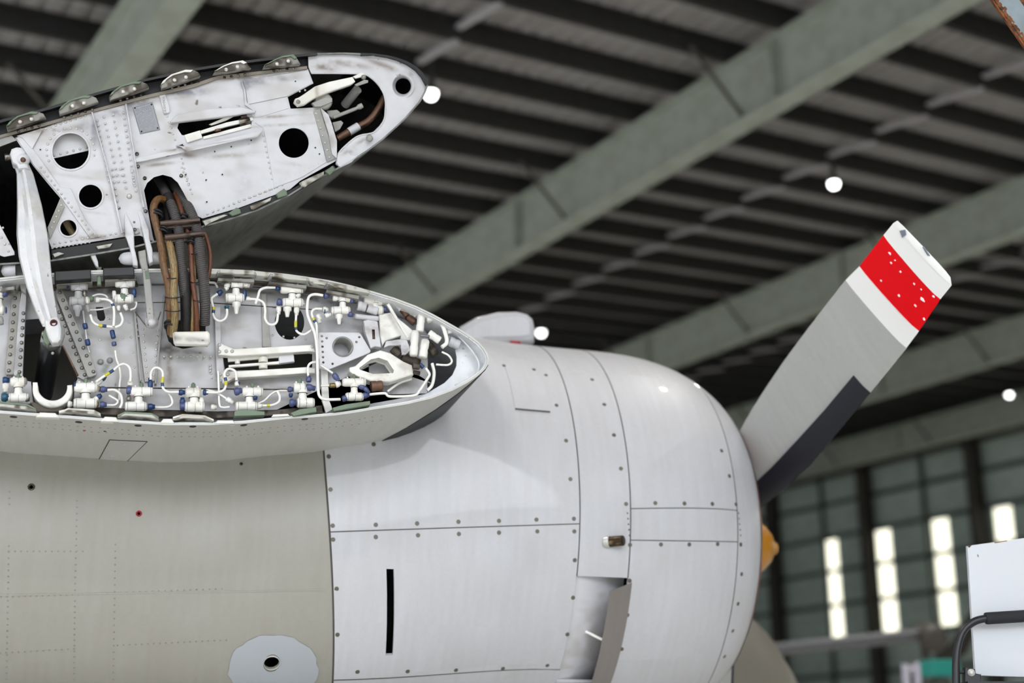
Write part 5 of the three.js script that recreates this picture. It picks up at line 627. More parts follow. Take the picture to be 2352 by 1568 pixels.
{
  const lug0 = [[75, 985], [65, 940], [90, 900], [175, 835], [320, 788], [400, 790], [450, 810], [475, 855], [300, 915]], at = [[0, 0], [540, -165], [1060, -310], [1590, -430]];
  const lugs = [...at.map(([dx, dy]) => z1(lug0.map(([x, y]) => [x + dx, y + dy]))), z2([[-45, 400], [-30, 370], [50, 320], [150, 280], [260, 262], [300, 285], [345, 345], [100, 385]]), z2([[470, 340], [485, 305], [590, 250], [670, 215], [780, 200], [820, 240], [855, 300], [640, 325]])];
  for (const l of lugs) { const g = part(wing, 'latch_lug', RIB.plate(l, 0.02, 0.035, [], { bevel: 0.004 }), mat.lug, 'scuffed latch lug'); const n = l.length, c = l.reduce((s, p) => [s[0] + p[0] / n, s[1] + p[1] / n], [0, 0]); part(g, 'lug_edge', RIB.plate(l.slice(1, 6).concat(l.slice(1, 6).reverse().map(([x, y]) => [x + (c[0] - x) * 0.2, y + (c[1] - y) * 0.3])), 0.026, 0.035, [], { bevel: 0.001 }), rnd() > 0.4 ? mat.green : mat.white); for (const k of [-12, 14]) part(g, 'lug_bolt', turned(RIB.pt(c[0] + k, c[1] + 3 - k * 0.25, 0.02), RIB.pt(c[0] + k, c[1] + 3 - k * 0.25, 0.028), [[0, 0.006], [1, 0.004], [1, 0]], 9), mat.white); }
  for (const s of [z4([[740, 570], [960, 505], [1000, 510], [830, 585], [770, 620]]), z4([[1235, 415], [1300, 395], [1450, 325], [1440, 360], [1270, 450], [1245, 445]]), z4([[1750, 170], [1850, 120], [1990, 60], [1990, 95], [1800, 220], [1760, 215]]), z3([[540, 910], [600, 890], [660, 905], [560, 945]]), z3([[990, 830], [1160, 800], [1130, 840], [1010, 860]])]) part(wing, 'lower_lug', RIB.plate(s, 0.012, 0.03, [], { bevel: 0.002 }), mat.padDirty); for (const s of [z4([[1010, 490], [1090, 430], [1130, 450], [1140, 490], [1050, 520]]), z4([[1500, 290], [1580, 235], [1610, 265], [1615, 305], [1520, 335]]), z4([[2000, 60], [2080, 0], [2110, 40], [2050, 100]])]) part(wing, 'lower_lug', RIB.plate(s, 0.014, 0.03, [], { bevel: 0.003 }), mat.green);
  part(wing, 'lower_seal', RIB.plate(z3([[530, 870], [1300, 745], [1320, 850], [900, 925], [540, 985]]), -0.004, 0.03), mat.seal); part(wing, 'lower_seal', RIB.plate(z4([[740, 560], [1100, 450], [1640, 255], [2090, 0], [2120, 40], [1660, 300], [1300, 468], [990, 566], [760, 632]]), -0.004, 0.03), mat.seal);
  stuff(part(wing, 'rivets', rivetG([...rRow([[...z1([[190, 995], [400, 935]]), 3], [...z1([[660, 850], [950, 770]]), 4], [...z1([[1240, 675], [1450, 615]]), 3], [...z1([[1770, 545], [2040, 480]]), 4], [...z2([[70, 440], [280, 410]]), 3], [...z2([[580, 370], [780, 345]]), 3]], RW + 0.01)], 0.005), mat.steel));
}
// lock linkage inside the slot, bell crank and rods in the nose bay
{
  const q = (name, s, off, t, m, b = 0.002) => part(wing, name, RIB.plate(s, off, t, [], { bevel: b }), m);
  q('lock_block', z1([[1895, 1030], [2060, 980], [2085, 1060], [1930, 1110]]), -0.012, 0.03, mat.white); q('lock_bar', z1([[2060, 985], [2330, 900], [2600, 845], [2610, 880], [2330, 945], [2070, 1020]]), -0.015, 0.015, mat.white); q('lock_bar', z1([[2090, 1045], [2330, 980], [2580, 915], [2590, 950], [2330, 1020], [2095, 1075]]), -0.015, 0.015, mat.white); q('lock_bar', z1([[2150, 920], [2330, 840], [2440, 820], [2330, 880], [2180, 930]]), -0.02, 0.012, mat.white);
  part(wing, 'lock_roller', between(RIB.pt(...z1([[2240, 970]])[0], -0.012), RIB.pt(...z1([[2245, 990]])[0], -0.012), 7 * K), mat.copper); part(wing, 'lock_end', turned(RIB.pt(...z2([[220, 900]])[0], -0.02), RIB.pt(...z2([[330, 880]])[0], -0.02), [[0, 8 * K], [0.5, 10 * K], [1, 8 * K], [1, 0]]), mat.steel); part(wing, 'lock_end', between(RIB.pt(...z2([[240, 850]])[0], -0.01), RIB.pt(...z2([[300, 835]])[0], -0.01), 5 * K), mat.copper);
  const crank = q('bell_crank', z2([[790, 690], [800, 655], [840, 640], [900, 600], [1000, 530], [1150, 480], [1390, 430], [1420, 480], [1380, 510], [1150, 590], [1000, 650], [900, 715], [830, 730]]), 0.01, 0.028, mat.white, 0.004); crank.userData.label = 'white bell crank lever';
  q('crank_clevis', z2([[1390, 430], [1480, 385], [1510, 400], [1520, 425], [1420, 450]]), 0.0, 0.008, mat.white); q('crank_clevis', z2([[1410, 510], [1510, 460], [1550, 465], [1550, 490], [1430, 530]]), 0.012, 0.008, mat.strap);
  part(wing, 'crank_pin', between(RIB.pt(...z2([[825, 688]])[0], 0.0), RIB.pt(...z2([[827, 689]])[0], 0.018), 5.5 * K), mat.steel); part(wing, 'crank_pin', turned(RIB.pt(...z2([[1500, 435]])[0], -0.03), RIB.pt(...z2([[1502, 436]])[0], 0.014), [[0, 6 * K], [1, 6 * K], [1, 0]]), mat.strap);
  part(wing, 'crank_pivot', turned(RIB.pt(...z2([[1080, 690]])[0], -0.06), RIB.pt(...z2([[1090, 680]])[0], -0.01), [[0, 22 * K], [0.7, 22 * K], [1, 18 * K], [1, 0]]), mat.strap); q('crank_foot', z2([[970, 700], [1110, 640], [1180, 650], [1180, 690], [1060, 740], [1000, 740]]), -0.005, 0.02, mat.strap);
  part(wing, 'torque_tube', between(RIB.pt(...z2([[1310, 720]])[0], -0.12), RIB.pt(...z2([[1440, 560]])[0], -0.05), 11 * K, 11 * K), mat.strap); part(wing, 'push_rod', merge([between(RIB.pt(...z2([[1190, 850]])[0], -0.05), RIB.pt(...z2([[1420, 760]])[0], -0.04), 4.5 * K), turned(RIB.pt(...z2([[1400, 770]])[0], -0.04), RIB.pt(...z2([[1490, 725]])[0], -0.035), [[0, 4 * K], [0.4, 4 * K], [0.6, 7 * K], [1, 6 * K], [1, 0]])]), mat.strap);
  q('rod_bracket', z2([[1120, 780], [1230, 770], [1290, 820], [1180, 860], [1140, 830]]), -0.05, 0.03, mat.strap); q('rod_bracket', z2([[1180, 900], [1270, 880], [1295, 905], [1260, 970], [1210, 1000]]), -0.05, 0.02, mat.strap); part(wing, 'bay_hose', tube(z2([[1230, 1070], [1330, 1010], [1440, 950], [1560, 880], [1650, 770], [1720, 640]]).map(([x, y]) => RIB.pt(x, y, -0.08)), 9 * K, 12), mat.copper); part(wing, 'hose_sleeve', between(RIB.pt(...z2([[1350, 1000]])[0], -0.078), RIB.pt(...z2([[1450, 940]])[0], -0.078), 10.5 * K), mat.rib);
  part(wing, 'inner_hose', tube([[150, 505], [160, 525], [175, 545]].map(([x, y]) => RIB.pt(x, y, -0.07)), 8 * K), mat.hosePale);
}
// ---------------------------------------------------------------- fold strut across the gap
{
  const arm = thing('fold_strut', 'white ridged strut pivoted between the folded wing and the stub wing', 'strut', STUB.pt(122, 770, 0.06));
  const ax = [[[47, 372], 17, 17], [[55, 400], 17, 22], [[66, 470], 27, 30], [[74, 540], 36, 36], [[79, 590], 36, 36], [[92, 660], 31, 30], [[108, 715], 27, 23], [[118, 750], 20, 18]];
  const rings = ax.map(([[x, y], l, r]) => [[x - l, 0.0], [x - l * 0.9, 0.022], [x - l * 0.45, 0.03], [x - l * 0.1, 0.045], [x + r * 0.18, 0.05], [x + r * 0.95, 0.03], [x + r, 0.022], [x + r, 0.0]].map(([px, o]) => STUB.pt(px, y, 0.03 + o)));
  part(arm, 'strut_beam', loft(rings), mat.arm, 'white forged beam with lengthwise ridges');
  part(arm, 'upper_fork', STUB.plate([[22, 352], [26, 340], [38, 336], [50, 337], [58, 345], [63, 372], [66, 385], [42, 388], [38, 378], [28, 372]], 0.085, 0.05, [], { bevel: 0.008 }), mat.arm); part(arm, 'pivot_bolt', turned(STUB.pt(32, 360, 0.06), STUB.pt(11, 361, 0.06), [[0, 11 * K], [0.35, 11 * K], [0.36, 8 * K], [0.6, 8 * K], [0.62, 9 * K], [0.95, 9 * K], [1, 7 * K], [1, 0]], 6), mat.steel, 'steel pivot bolt'); part(arm, 'pivot_boss', turned(STUB.pt(52, 368, 0.0), STUB.pt(53, 367, 0.09), [[0, 15 * K], [0.8, 15 * K], [1, 12 * K], [1, 0]], 20), mat.arm); part(arm, 'cross_pin', turned(STUB.pt(53, 367, 0.08), STUB.pt(53, 367, 0.096), [[0, 7 * K], [0.7, 6 * K], [1, 3 * K], [1, 0]], 12), mat.copper); part(arm, 'boss_ring', between(STUB.pt(62, 360, 0.035), STUB.pt(79, 362, 0.035), 15 * K, 12 * K, 20), mat.strap);
  part(arm, 'lower_eye', STUB.plate(z5([[455, 420], [590, 380], [620, 430], [635, 520], [630, 620], [600, 655], [540, 660], [500, 610], [470, 520]]), 0.085, 0.045, [], { bevel: 0.008 }), mat.arm); part(arm, 'eye_pin', turned(STUB.pt(...z5([[552, 455]])[0], 0.07), STUB.pt(...z5([[553, 455]])[0], 0.089), [[0, 8 * K], [0.9, 8 * K], [1, 5 * K], [0.8, 4 * K], [0.8, 0]], 18), M('#4a1d19', 0.5, 0.3)); part(arm, 'clevis_cheek', STUB.plate(z5([[440, 560], [470, 480], [500, 500], [520, 650], [490, 690], [445, 640]]), 0.06, 0.03, [], { bevel: 0.004 }), mat.green); part(arm, 'clevis_cheek', STUB.plate(z5([[620, 470], [665, 500], [668, 560], [640, 640], [615, 660]]), 0.05, 0.03, [], { bevel: 0.004 }), mat.strap); part(arm, 'clevis_nut', between(STUB.pt(96, 767, 0.045), STUB.pt(106, 768, 0.045), 7 * K, 7 * K, 6), mat.steel);
  part(arm, 'ram_rod', turned(STUB.pt(119, 778, 0.035), STUB.pt(98, 905, -0.3), [[0, 0], [0, 21 * K], [0.06, 22.5 * K], [1, 22.5 * K]], 28), M('#55565a', 0.22, 0.9), 'polished dark ram rod'); part(arm, 'rod_collar', turned(STUB.pt(120, 774, 0.037), STUB.pt(117, 790, 0.0), [[0, 21 * K], [0.1, 23 * K], [0.9, 23 * K], [1, 22 * K]], 28), mat.strap); part(arm, 'grease_nipple', turned(STUB.pt(121, 811, 0.035), STUB.pt(121, 811, 0.05), [[0, 3.5 * K], [1, 2 * K], [1, 0]], 8), mat.rivet);
}
// slotted hinge links
{
  const link = thing('hinge_link', 'pale slotted link joining the folded wing rib to the stub rib beside the hoses', 'link', STUB.pt(348, 745, 0.0));
  part(link, 'fork', STUB.plate(z3([[1270, 320], [1290, 285], [1330, 275], [1375, 300], [1400, 360], [1470, 480], [1535, 660], [1540, 750], [1570, 860], [1575, 990], [1540, 1005], [1510, 860], [1470, 690], [1440, 560], [1380, 380], [1340, 365], [1310, 390], [1310, 500], [1370, 640], [1380, 700], [1385, 850], [1418, 990], [1418, 1030], [1370, 1020], [1340, 850], [1290, 720], [1280, 560]]), 0.022, 0.03, [], { bevel: 0.004 }), mat.rib); part(link, 'fork_web', STUB.plate(z3([[1310, 380], [1340, 365], [1390, 400], [1425, 560], [1440, 690], [1390, 710], [1370, 620], [1310, 490]]), 0.008, 0.008, [], { bevel: 0.002 }), mat.strap);
  for (const [x, y] of z3([[1345, 435], [1370, 510], [1380, 585], [1388, 660]])) part(link, 'link_rivet', turned(STUB.pt(x, y, 0.008), STUB.pt(x, y, 0.014), [[0, 0.006], [0.6, 0.005], [1, 0.002], [1, 0]], 12), mat.steel);
  part(link, 'fork_bolt', turned(STUB.pt(...z3([[1330, 318]])[0], 0.015), STUB.pt(...z3([[1331, 317]])[0], 0.036), [[0, 10 * K], [0.5, 10 * K], [0.55, 7 * K], [1, 6 * K], [1, 0]], 16), mat.rivet);
  part(link, 'lower_bar', STUB.plate([...z3([[1420, 880], [1500, 860], [1515, 1000], [1550, 1170]]), ...z5([[1560, 70], [1590, 420], [1570, 470], [1520, 470], [1490, 150]]), ...z3([[1470, 1100], [1435, 1000]])], 0.005, 0.025, [], { bevel: 0.004 }), mat.strap); part(link, 'paint_patch', STUB.plate(z3([[1488, 1085], [1525, 1075], [1545, 1165], [1500, 1170]]), 0.0062, 0.003), mat.green); part(link, 'pivot_cup', turned(STUB.pt(...z5([[1560, 450]])[0], -0.04), STUB.pt(...z5([[1562, 448]])[0], 0.012), [[0, 15 * K], [0.7, 15 * K], [0.72, 9 * K], [1, 8 * K], [1, 0]], 18), mat.rib);
  part(link, 'guard_wire', tube(z5([[1390, 340], [1500, 480], [1540, 500], [1600, 485], [1655, 340]]).map(([x, y]) => STUB.pt(x, y, -0.01)), 0.0018), mat.dirtAndShade);
}
// ---------------------------------------------------------------- hose and cable bundle across the fold
{
  const b = thing('hose_bundle', 'bundle of tan, orange and grey-black hoses clamped by two brown bars', 'hoses', STUB.pt(425, 760, 0));
  const hose = (name, pts, r, m, off = 0.03) => part(b, name, metresAlong(pts.map(([x, y, o]) => STUB.pt(x, y, o ?? off)), r * K), m);
  function metresAlong(p, r) { return tube(p, r, 14, 12); }
  const T = (name, pts, r, m, label) => { const c = pts.map(([x, y, o]) => STUB.pt(x, y, o)), g = new THREE.TubeGeometry(new THREE.CatmullRomCurve3(c), pts.length * 10, r * K, 14, false), base = baseOf(b), uv = g.attributes.uv; let L = 0; for (let i = 1; i < c.length; i++) L += c[i].distanceTo(c[i - 1]); for (let i = 0; i < uv.count; i++) uv.setXY(i, uv.getY(i), uv.getX(i) * L / 0.1); g.translate(-base.x, -base.y, -base.z); const m2 = shade(new THREE.Mesh(g, m)); m2.name = name; if (label) m2.userData.label = label; b.add(m2); return m2; };
  T('hose', [[362, 408, -0.14], [372, 425, -0.06], [388, 458, 0.0], [402, 495, 0.03], [411, 535, 0.035], [414, 590, 0.035], [420, 640, 0.03], [427, 700, 0.01], [428, 765, -0.03]], 11.5, mat.hoseDark, 'grey ribbed hose'); T('hose', [[388, 405, -0.14], [402, 428, -0.06], [424, 460, 0.0], [442, 497, 0.03], [453, 530, 0.035], [459, 580, 0.035], [467, 640, 0.03], [471, 700, 0.01], [470, 745, -0.03]], 12, mat.hoseDark, 'grey ribbed hose');
  T('hose', [[385, 470, -0.03], [376, 458, 0.01], [362, 458, 0.03], [353, 474, 0.04], [355, 500, 0.04], [364, 535, 0.04], [372, 575, 0.04], [376, 610, 0.045], [386, 650, 0.04], [390, 710, 0.02], [392, 768, -0.02]], 8.5, mat.hoseTan, 'tan cable sleeve'); T('hose', [[385, 545, 0.03], [393, 575, 0.045], [400, 620, 0.05], [399, 680, 0.045], [402, 720, 0.03], [397, 772, -0.02]], 8.5, mat.hosePale, 'pale tan cable sleeve'); T('hose', [[402, 445, -0.02], [412, 470, 0.01], [421, 500, 0.02], [430, 530, 0.02], [438, 565, 0.03], [440, 605, 0.03], [443, 650, 0.03], [450, 700, 0.02], [452, 762, -0.02]], 6, mat.hoseOrange, 'orange-brown cable'); T('hose', [[444, 570, 0.02], [446, 640, 0.02], [442, 700, 0.01], [441, 760, -0.02]], 4.5, mat.hosePale); T('hose', [[470, 535, 0.01], [481, 570, 0.01], [483, 605, 0.01], [478, 640, 0.005]], 4.5, mat.hoseOrange); T('hose', [[434, 540, 0.015], [450, 575, 0.015], [452, 640, 0.01]], 4, mat.hoseBlack); T('hose', [[415, 600, 0.0], [432, 660, -0.01], [436, 770, -0.03]], 9, mat.hoseBlack); T('hose', [[382, 470, -0.02], [390, 520, 0.0], [404, 560, 0.01]], 8, mat.hoseBlack);
  T('wrapping', [[424, 625, 0.031], [427, 700, 0.011], [428, 762, -0.029]], 12.4, mat.hoseBlack, 'black tape wrapping'); T('wrapping', [[385, 448, 0.0], [394, 475, 0.012], [404, 498, 0.029]], 12.2, mat.hoseBlack);
  for (const [x0, y0, x1, y1] of [[368, 513, 459, 506], [379, 545, 470, 536]]) { const bar = part(b, 'clamp_bar', turned(STUB.pt(x0, y0, 0.055), STUB.pt(x1, y1, 0.055), [[0, 0], [0, 6.5 * K], [1, 6.5 * K], [1, 0]], 14), mat.barBrown, 'brown clamp bar'); part(bar, 'bar_back', STUB.plate([[x0, y0 + 4], [x1, y1 + 4], [x1, y1 + 12], [x0, y0 + 12]], 0.045, 0.02), mat.dirtAndShade); }
  for (const [x, y, r, t] of [[361, 493, 12, 0.2], [374, 531, 11.5, 0.25], [422, 499, 7, 0.15], [438, 554, 8, 0.1], [391, 748, 13, 0.2]]) for (const dy of [-3.5, 3.5]) { const g = new THREE.TorusGeometry(r * K * 0.95, 2.6 * K, 8, 24); g.rotateX(Math.PI / 2 - 0.35); g.rotateZ(-t); const c = STUB.pt(x, y + dy, 0.04 - (y > 700 ? 0.04 : 0)); g.translate(c.x, c.y, c.z); part(b, 'cushion_clamp', g, mat.rubber, 'black rubber ring clamp'); }
  for (const [x, y, w] of [[395, 638, 17], [396, 683, 17], [397, 714, 17], [446, 583, 7], [447, 648, 9], [452, 690, 8]]) part(b, 'tie', tube([[x - w, y - 1, 0.03], [x - w * 0.5, y + 1, 0.057], [x + w * 0.5, y + 1, 0.06], [x + w, y - 1, 0.03]].map(([px, py, o]) => STUB.pt(px, py, o)), 0.0016, 6), mat.black);
}
// ---------------------------------------------------------------- propeller
{
  const PX = 2.48, hub = V3(PX, AX_Y, AX_Z), prop = thing('propeller', 'propeller with yellow spinner dome and grey blade tipped in white, red and white', 'propeller', hub);
  part(prop, 'spinner_dome', creased(turned(V3(PX - 0.1, AX_Y, AX_Z), V3(PX + 0.245, AX_Y, AX_Z), [[0, 0.15], [0.4, 0.15], [0.6, 0.135], [0.75, 0.108], [0.86, 0.072], [0.91, 0.042], [0.93, 0.034], [0.985, 0.024], [1, 0]], 36), 1), mat.spinner, 'glossy yellow spinner dome');
  part(prop, 'hub', between(V3(PX - 0.45, AX_Y, AX_Z), V3(PX, AX_Y, AX_Z), 0.11, 0.12, 24), mat.dirtAndShade);
  const e1 = 24 * Math.PI / 180, beta = rad(-36);
  const frame = (a) => { const er = V3(0, Math.sin(a), Math.cos(a)), et = V3(0, Math.cos(a), -Math.sin(a)), c = et.clone().multiplyScalar(Math.cos(beta)).addScaledVector(V3(1, 0, 0), Math.sin(beta)); return { er, c, n: er.clone().cross(c).normalize() }; };
  const f = frame(e1); if (f.n.dot(sight(2000, 800)) > 0) f.n.negate();
  const BL = new Plane(hub, f.n);
  const rc = (px, py) => { const p = BL.pt(px, py).sub(hub); return [p.dot(f.er), p.dot(f.c)]; };
  const left = [[1690, 1008], [1720, 950], [1762, 885], [1805, 822], [1860, 748], [1908, 686], [1943, 641], [1974, 611], [2029, 541], [2048, 514], [2060, 506]].map((q) => rc(...q)), right = [[1736, 1170], [1790, 1130], [1850, 1075], [1905, 1010], [1950, 955], [2000, 901], [2082, 800], [2111, 760], [2160, 690], [2186, 662], [2188, 645], [2172, 620]].map((q) => rc(...q));
  const edge = (list, r) => { if (r <= list[0][0]) return list[0][1]; for (let i = 0; i + 1 < list.length; i++) if (r <= list[i + 1][0]) { const t = (r - list[i][0]) / (list[i + 1][0] - list[i][0]); return list[i][1] + (list[i + 1][1] - list[i][1]) * t; } return list[list.length - 1][1]; };
  const rTipL = left[left.length - 1][0], rTipR = right[right.length - 2][0];
  const sect = (fr, rl, rr, cl, cr, th, grow = 0) => { const pts = []; const L = (t, s) => { const r = rl + (rr - rl) * t, c = cl + (cr - cl) * t, h = s * th * Math.sqrt(Math.max(0, 1 - Math.pow(2 * t - 1, 2))) * (0.75 + 0.5 * t) + s * grow; return hub.clone().addScaledVector(fr.er, r).addScaledVector(fr.c, c).addScaledVector(fr.n, h); }; for (let i = 0; i <= 10; i++) pts.push(L(i / 10, 1)); for (let i = 9; i > 0; i--) pts.push(L(i / 10, -1)); return pts; };
  // stations: pairs of points on the two edges, so that paint bands run square across
  const bandAt = (a, b) => { const p = rc(...a), q = rc(...b); return [p[0], q[0], p[1], q[1]]; };
  const st = { w0: bandAt([1942, 643], [2082, 799]), r0: bandAt([1974, 611], [2111, 760]), r1: bandAt([2029, 540], [2160, 687]), tip: bandAt([2052, 512], [2186, 655]), end: bandAt([2062, 506], [2183, 636]) };
  const root = []; const rStart = 0.16, grey0 = rc(1690, 1008)[0];
  for (const t of range(0, 1, 14)) { const rl = rStart + (st.w0[0] - rStart) * t, rr = rStart + (st.w0[1] - rStart) * t; const k = sm(0.1, 0.45, t); let cl = edge(left, rl), cr = edge(right, rr); if (rl < left[0][0]) { const q = (rl - rStart) / (left[0][0] - rStart); cl = -0.05 * Math.sign(-cl) * (1 - q) + cl * q; } if (rr < right[0][0]) { const q = (rr - rStart) / (right[0][0] - rStart); cr = 0.05 * Math.sign(cr) * (1 - q) + cr * q; } root.push([rl, rr, cl, cr, 0.022 * (1 - k) + 0.018 - 0.008 * t]); }
  const blades = [];
  const build = (fr, nm) => {
    const bl = part(prop, nm, creased(loft(root.map((s) => sect(fr, ...s))), 0.7), mat.blade, 'grey propeller blade');
    const band = (name, a, b, m, n = 3) => part(bl, name, creased(loft(range(0, 1, n).map((t) => sect(fr, ...a.map((v, i) => v + (b[i] - v) * t), 0.01 - 0.003 * t))), 0.7), m);
    band('white_band', st.w0, st.r0, mat.bladeWhite); band('red_band', st.r0, st.r1, mat.bladeRed); band('white_tip', st.r1, st.tip, mat.bladeWhite);
    part(bl, 'white_tip', creased(loft([sect(fr, ...st.tip, 0.0095), sect(fr, ...st.tip.map((v, i) => v + (st.end[i] - v) * 0.6), 0.008), sect(fr, ...st.end.map((v, i, a) => i === 0 ? a[0] + 0.02 * (a[1] - a[0]) : v), 0.005)]), 0.7), mat.bladeWhite);
    // de-icing boot along the leading edge
    const lb = [[1660, 1192], [1700, 1150], [1723, 1123], [1780, 1068], [1840, 1003], [1900, 937], [1965, 859]].map((q) => rc(...q)), rb = [[1690, 1240], [1722, 1196], [1738, 1172], [1800, 1123], [1860, 1068], [1925, 990], [1999, 901]].map((q) => rc(...q));
    const thick = (r) => 0.024 * (1 - sm(0.1, 0.45, (r - rStart) / (st.w0[0] - rStart))) + 0.018 - 0.008 * (r - rStart) / (st.w0[0] - rStart);
    const gb = loft(lb.map((p, i) => { const q = rb[i], th = thick(p[0]); return [[0, 1], [0.35, 1], [0.7, 1], [1.02, 0], [0.7, -1], [0.35, -1], [0, -1]].map(([t, sg]) => { const r = p[0] + (q[0] - p[0]) * t, c = p[1] + (q[1] - p[1]) * t, cl = edge(left, r), cr = edge(right, r), f01 = Math.min(1, Math.max(0, (c - cl) / (cr - cl))), h = sg * (th * Math.sqrt(Math.max(0, 1 - Math.pow(2 * f01 - 1, 2))) * (0.75 + 0.5 * f01) + 0.006); return hub.clone().addScaledVector(fr.er, r).addScaledVector(fr.c, c).addScaledVector(fr.n, h); }); }));
    part(bl, 'deicing_boot', creased(gb, 0.8), mat.boot, 'black rubber boot along the blade edge');
    // paint chips
    if (fr === f) { const chips = [[2043, 582, 7], [2046, 604, 5], [2067, 624, 5], [2115, 665, 4], [2023, 645, 4], [2064, 679, 7], [2118, 688, 13], [2102, 702, 6], [2143, 681, 6], [2122, 733, 6], [2099, 652, 5], [2055, 598, 3]]; for (const [x, y, r] of chips) part(bl, 'paint_chip', BL.plate(Array.from({ length: 9 }, (_, i) => { const a = i / 9 * 2 * Math.PI, k = r * (0.4 + 0.45 * rnd()); return [x + k * (0.55 * Math.cos(a) + 0.25 * Math.sin(a)), y + k * (0.7 * Math.sin(a) + 0.25 * Math.cos(a))]; }), 0.0128, 0.004), mat.bladeWhite); part(bl, 'scuff', BL.plate([[2066, 530], [2078, 528], [2080, 540], [2072, 546]], 0.0115, 0.004), M('#7f8796', 0.5)); part(bl, 'scuff', BL.plate([[2118, 567], [2122, 568], [2135, 588], [2130, 587]], 0.0112, 0.004), M('#7f8796', 0.5)); }
  };
  build(f, 'blade');
  for (const k of [1, 2]) { const g = frame(e1 + k * 2 * Math.PI / 3); build(g, 'blade'); }
}
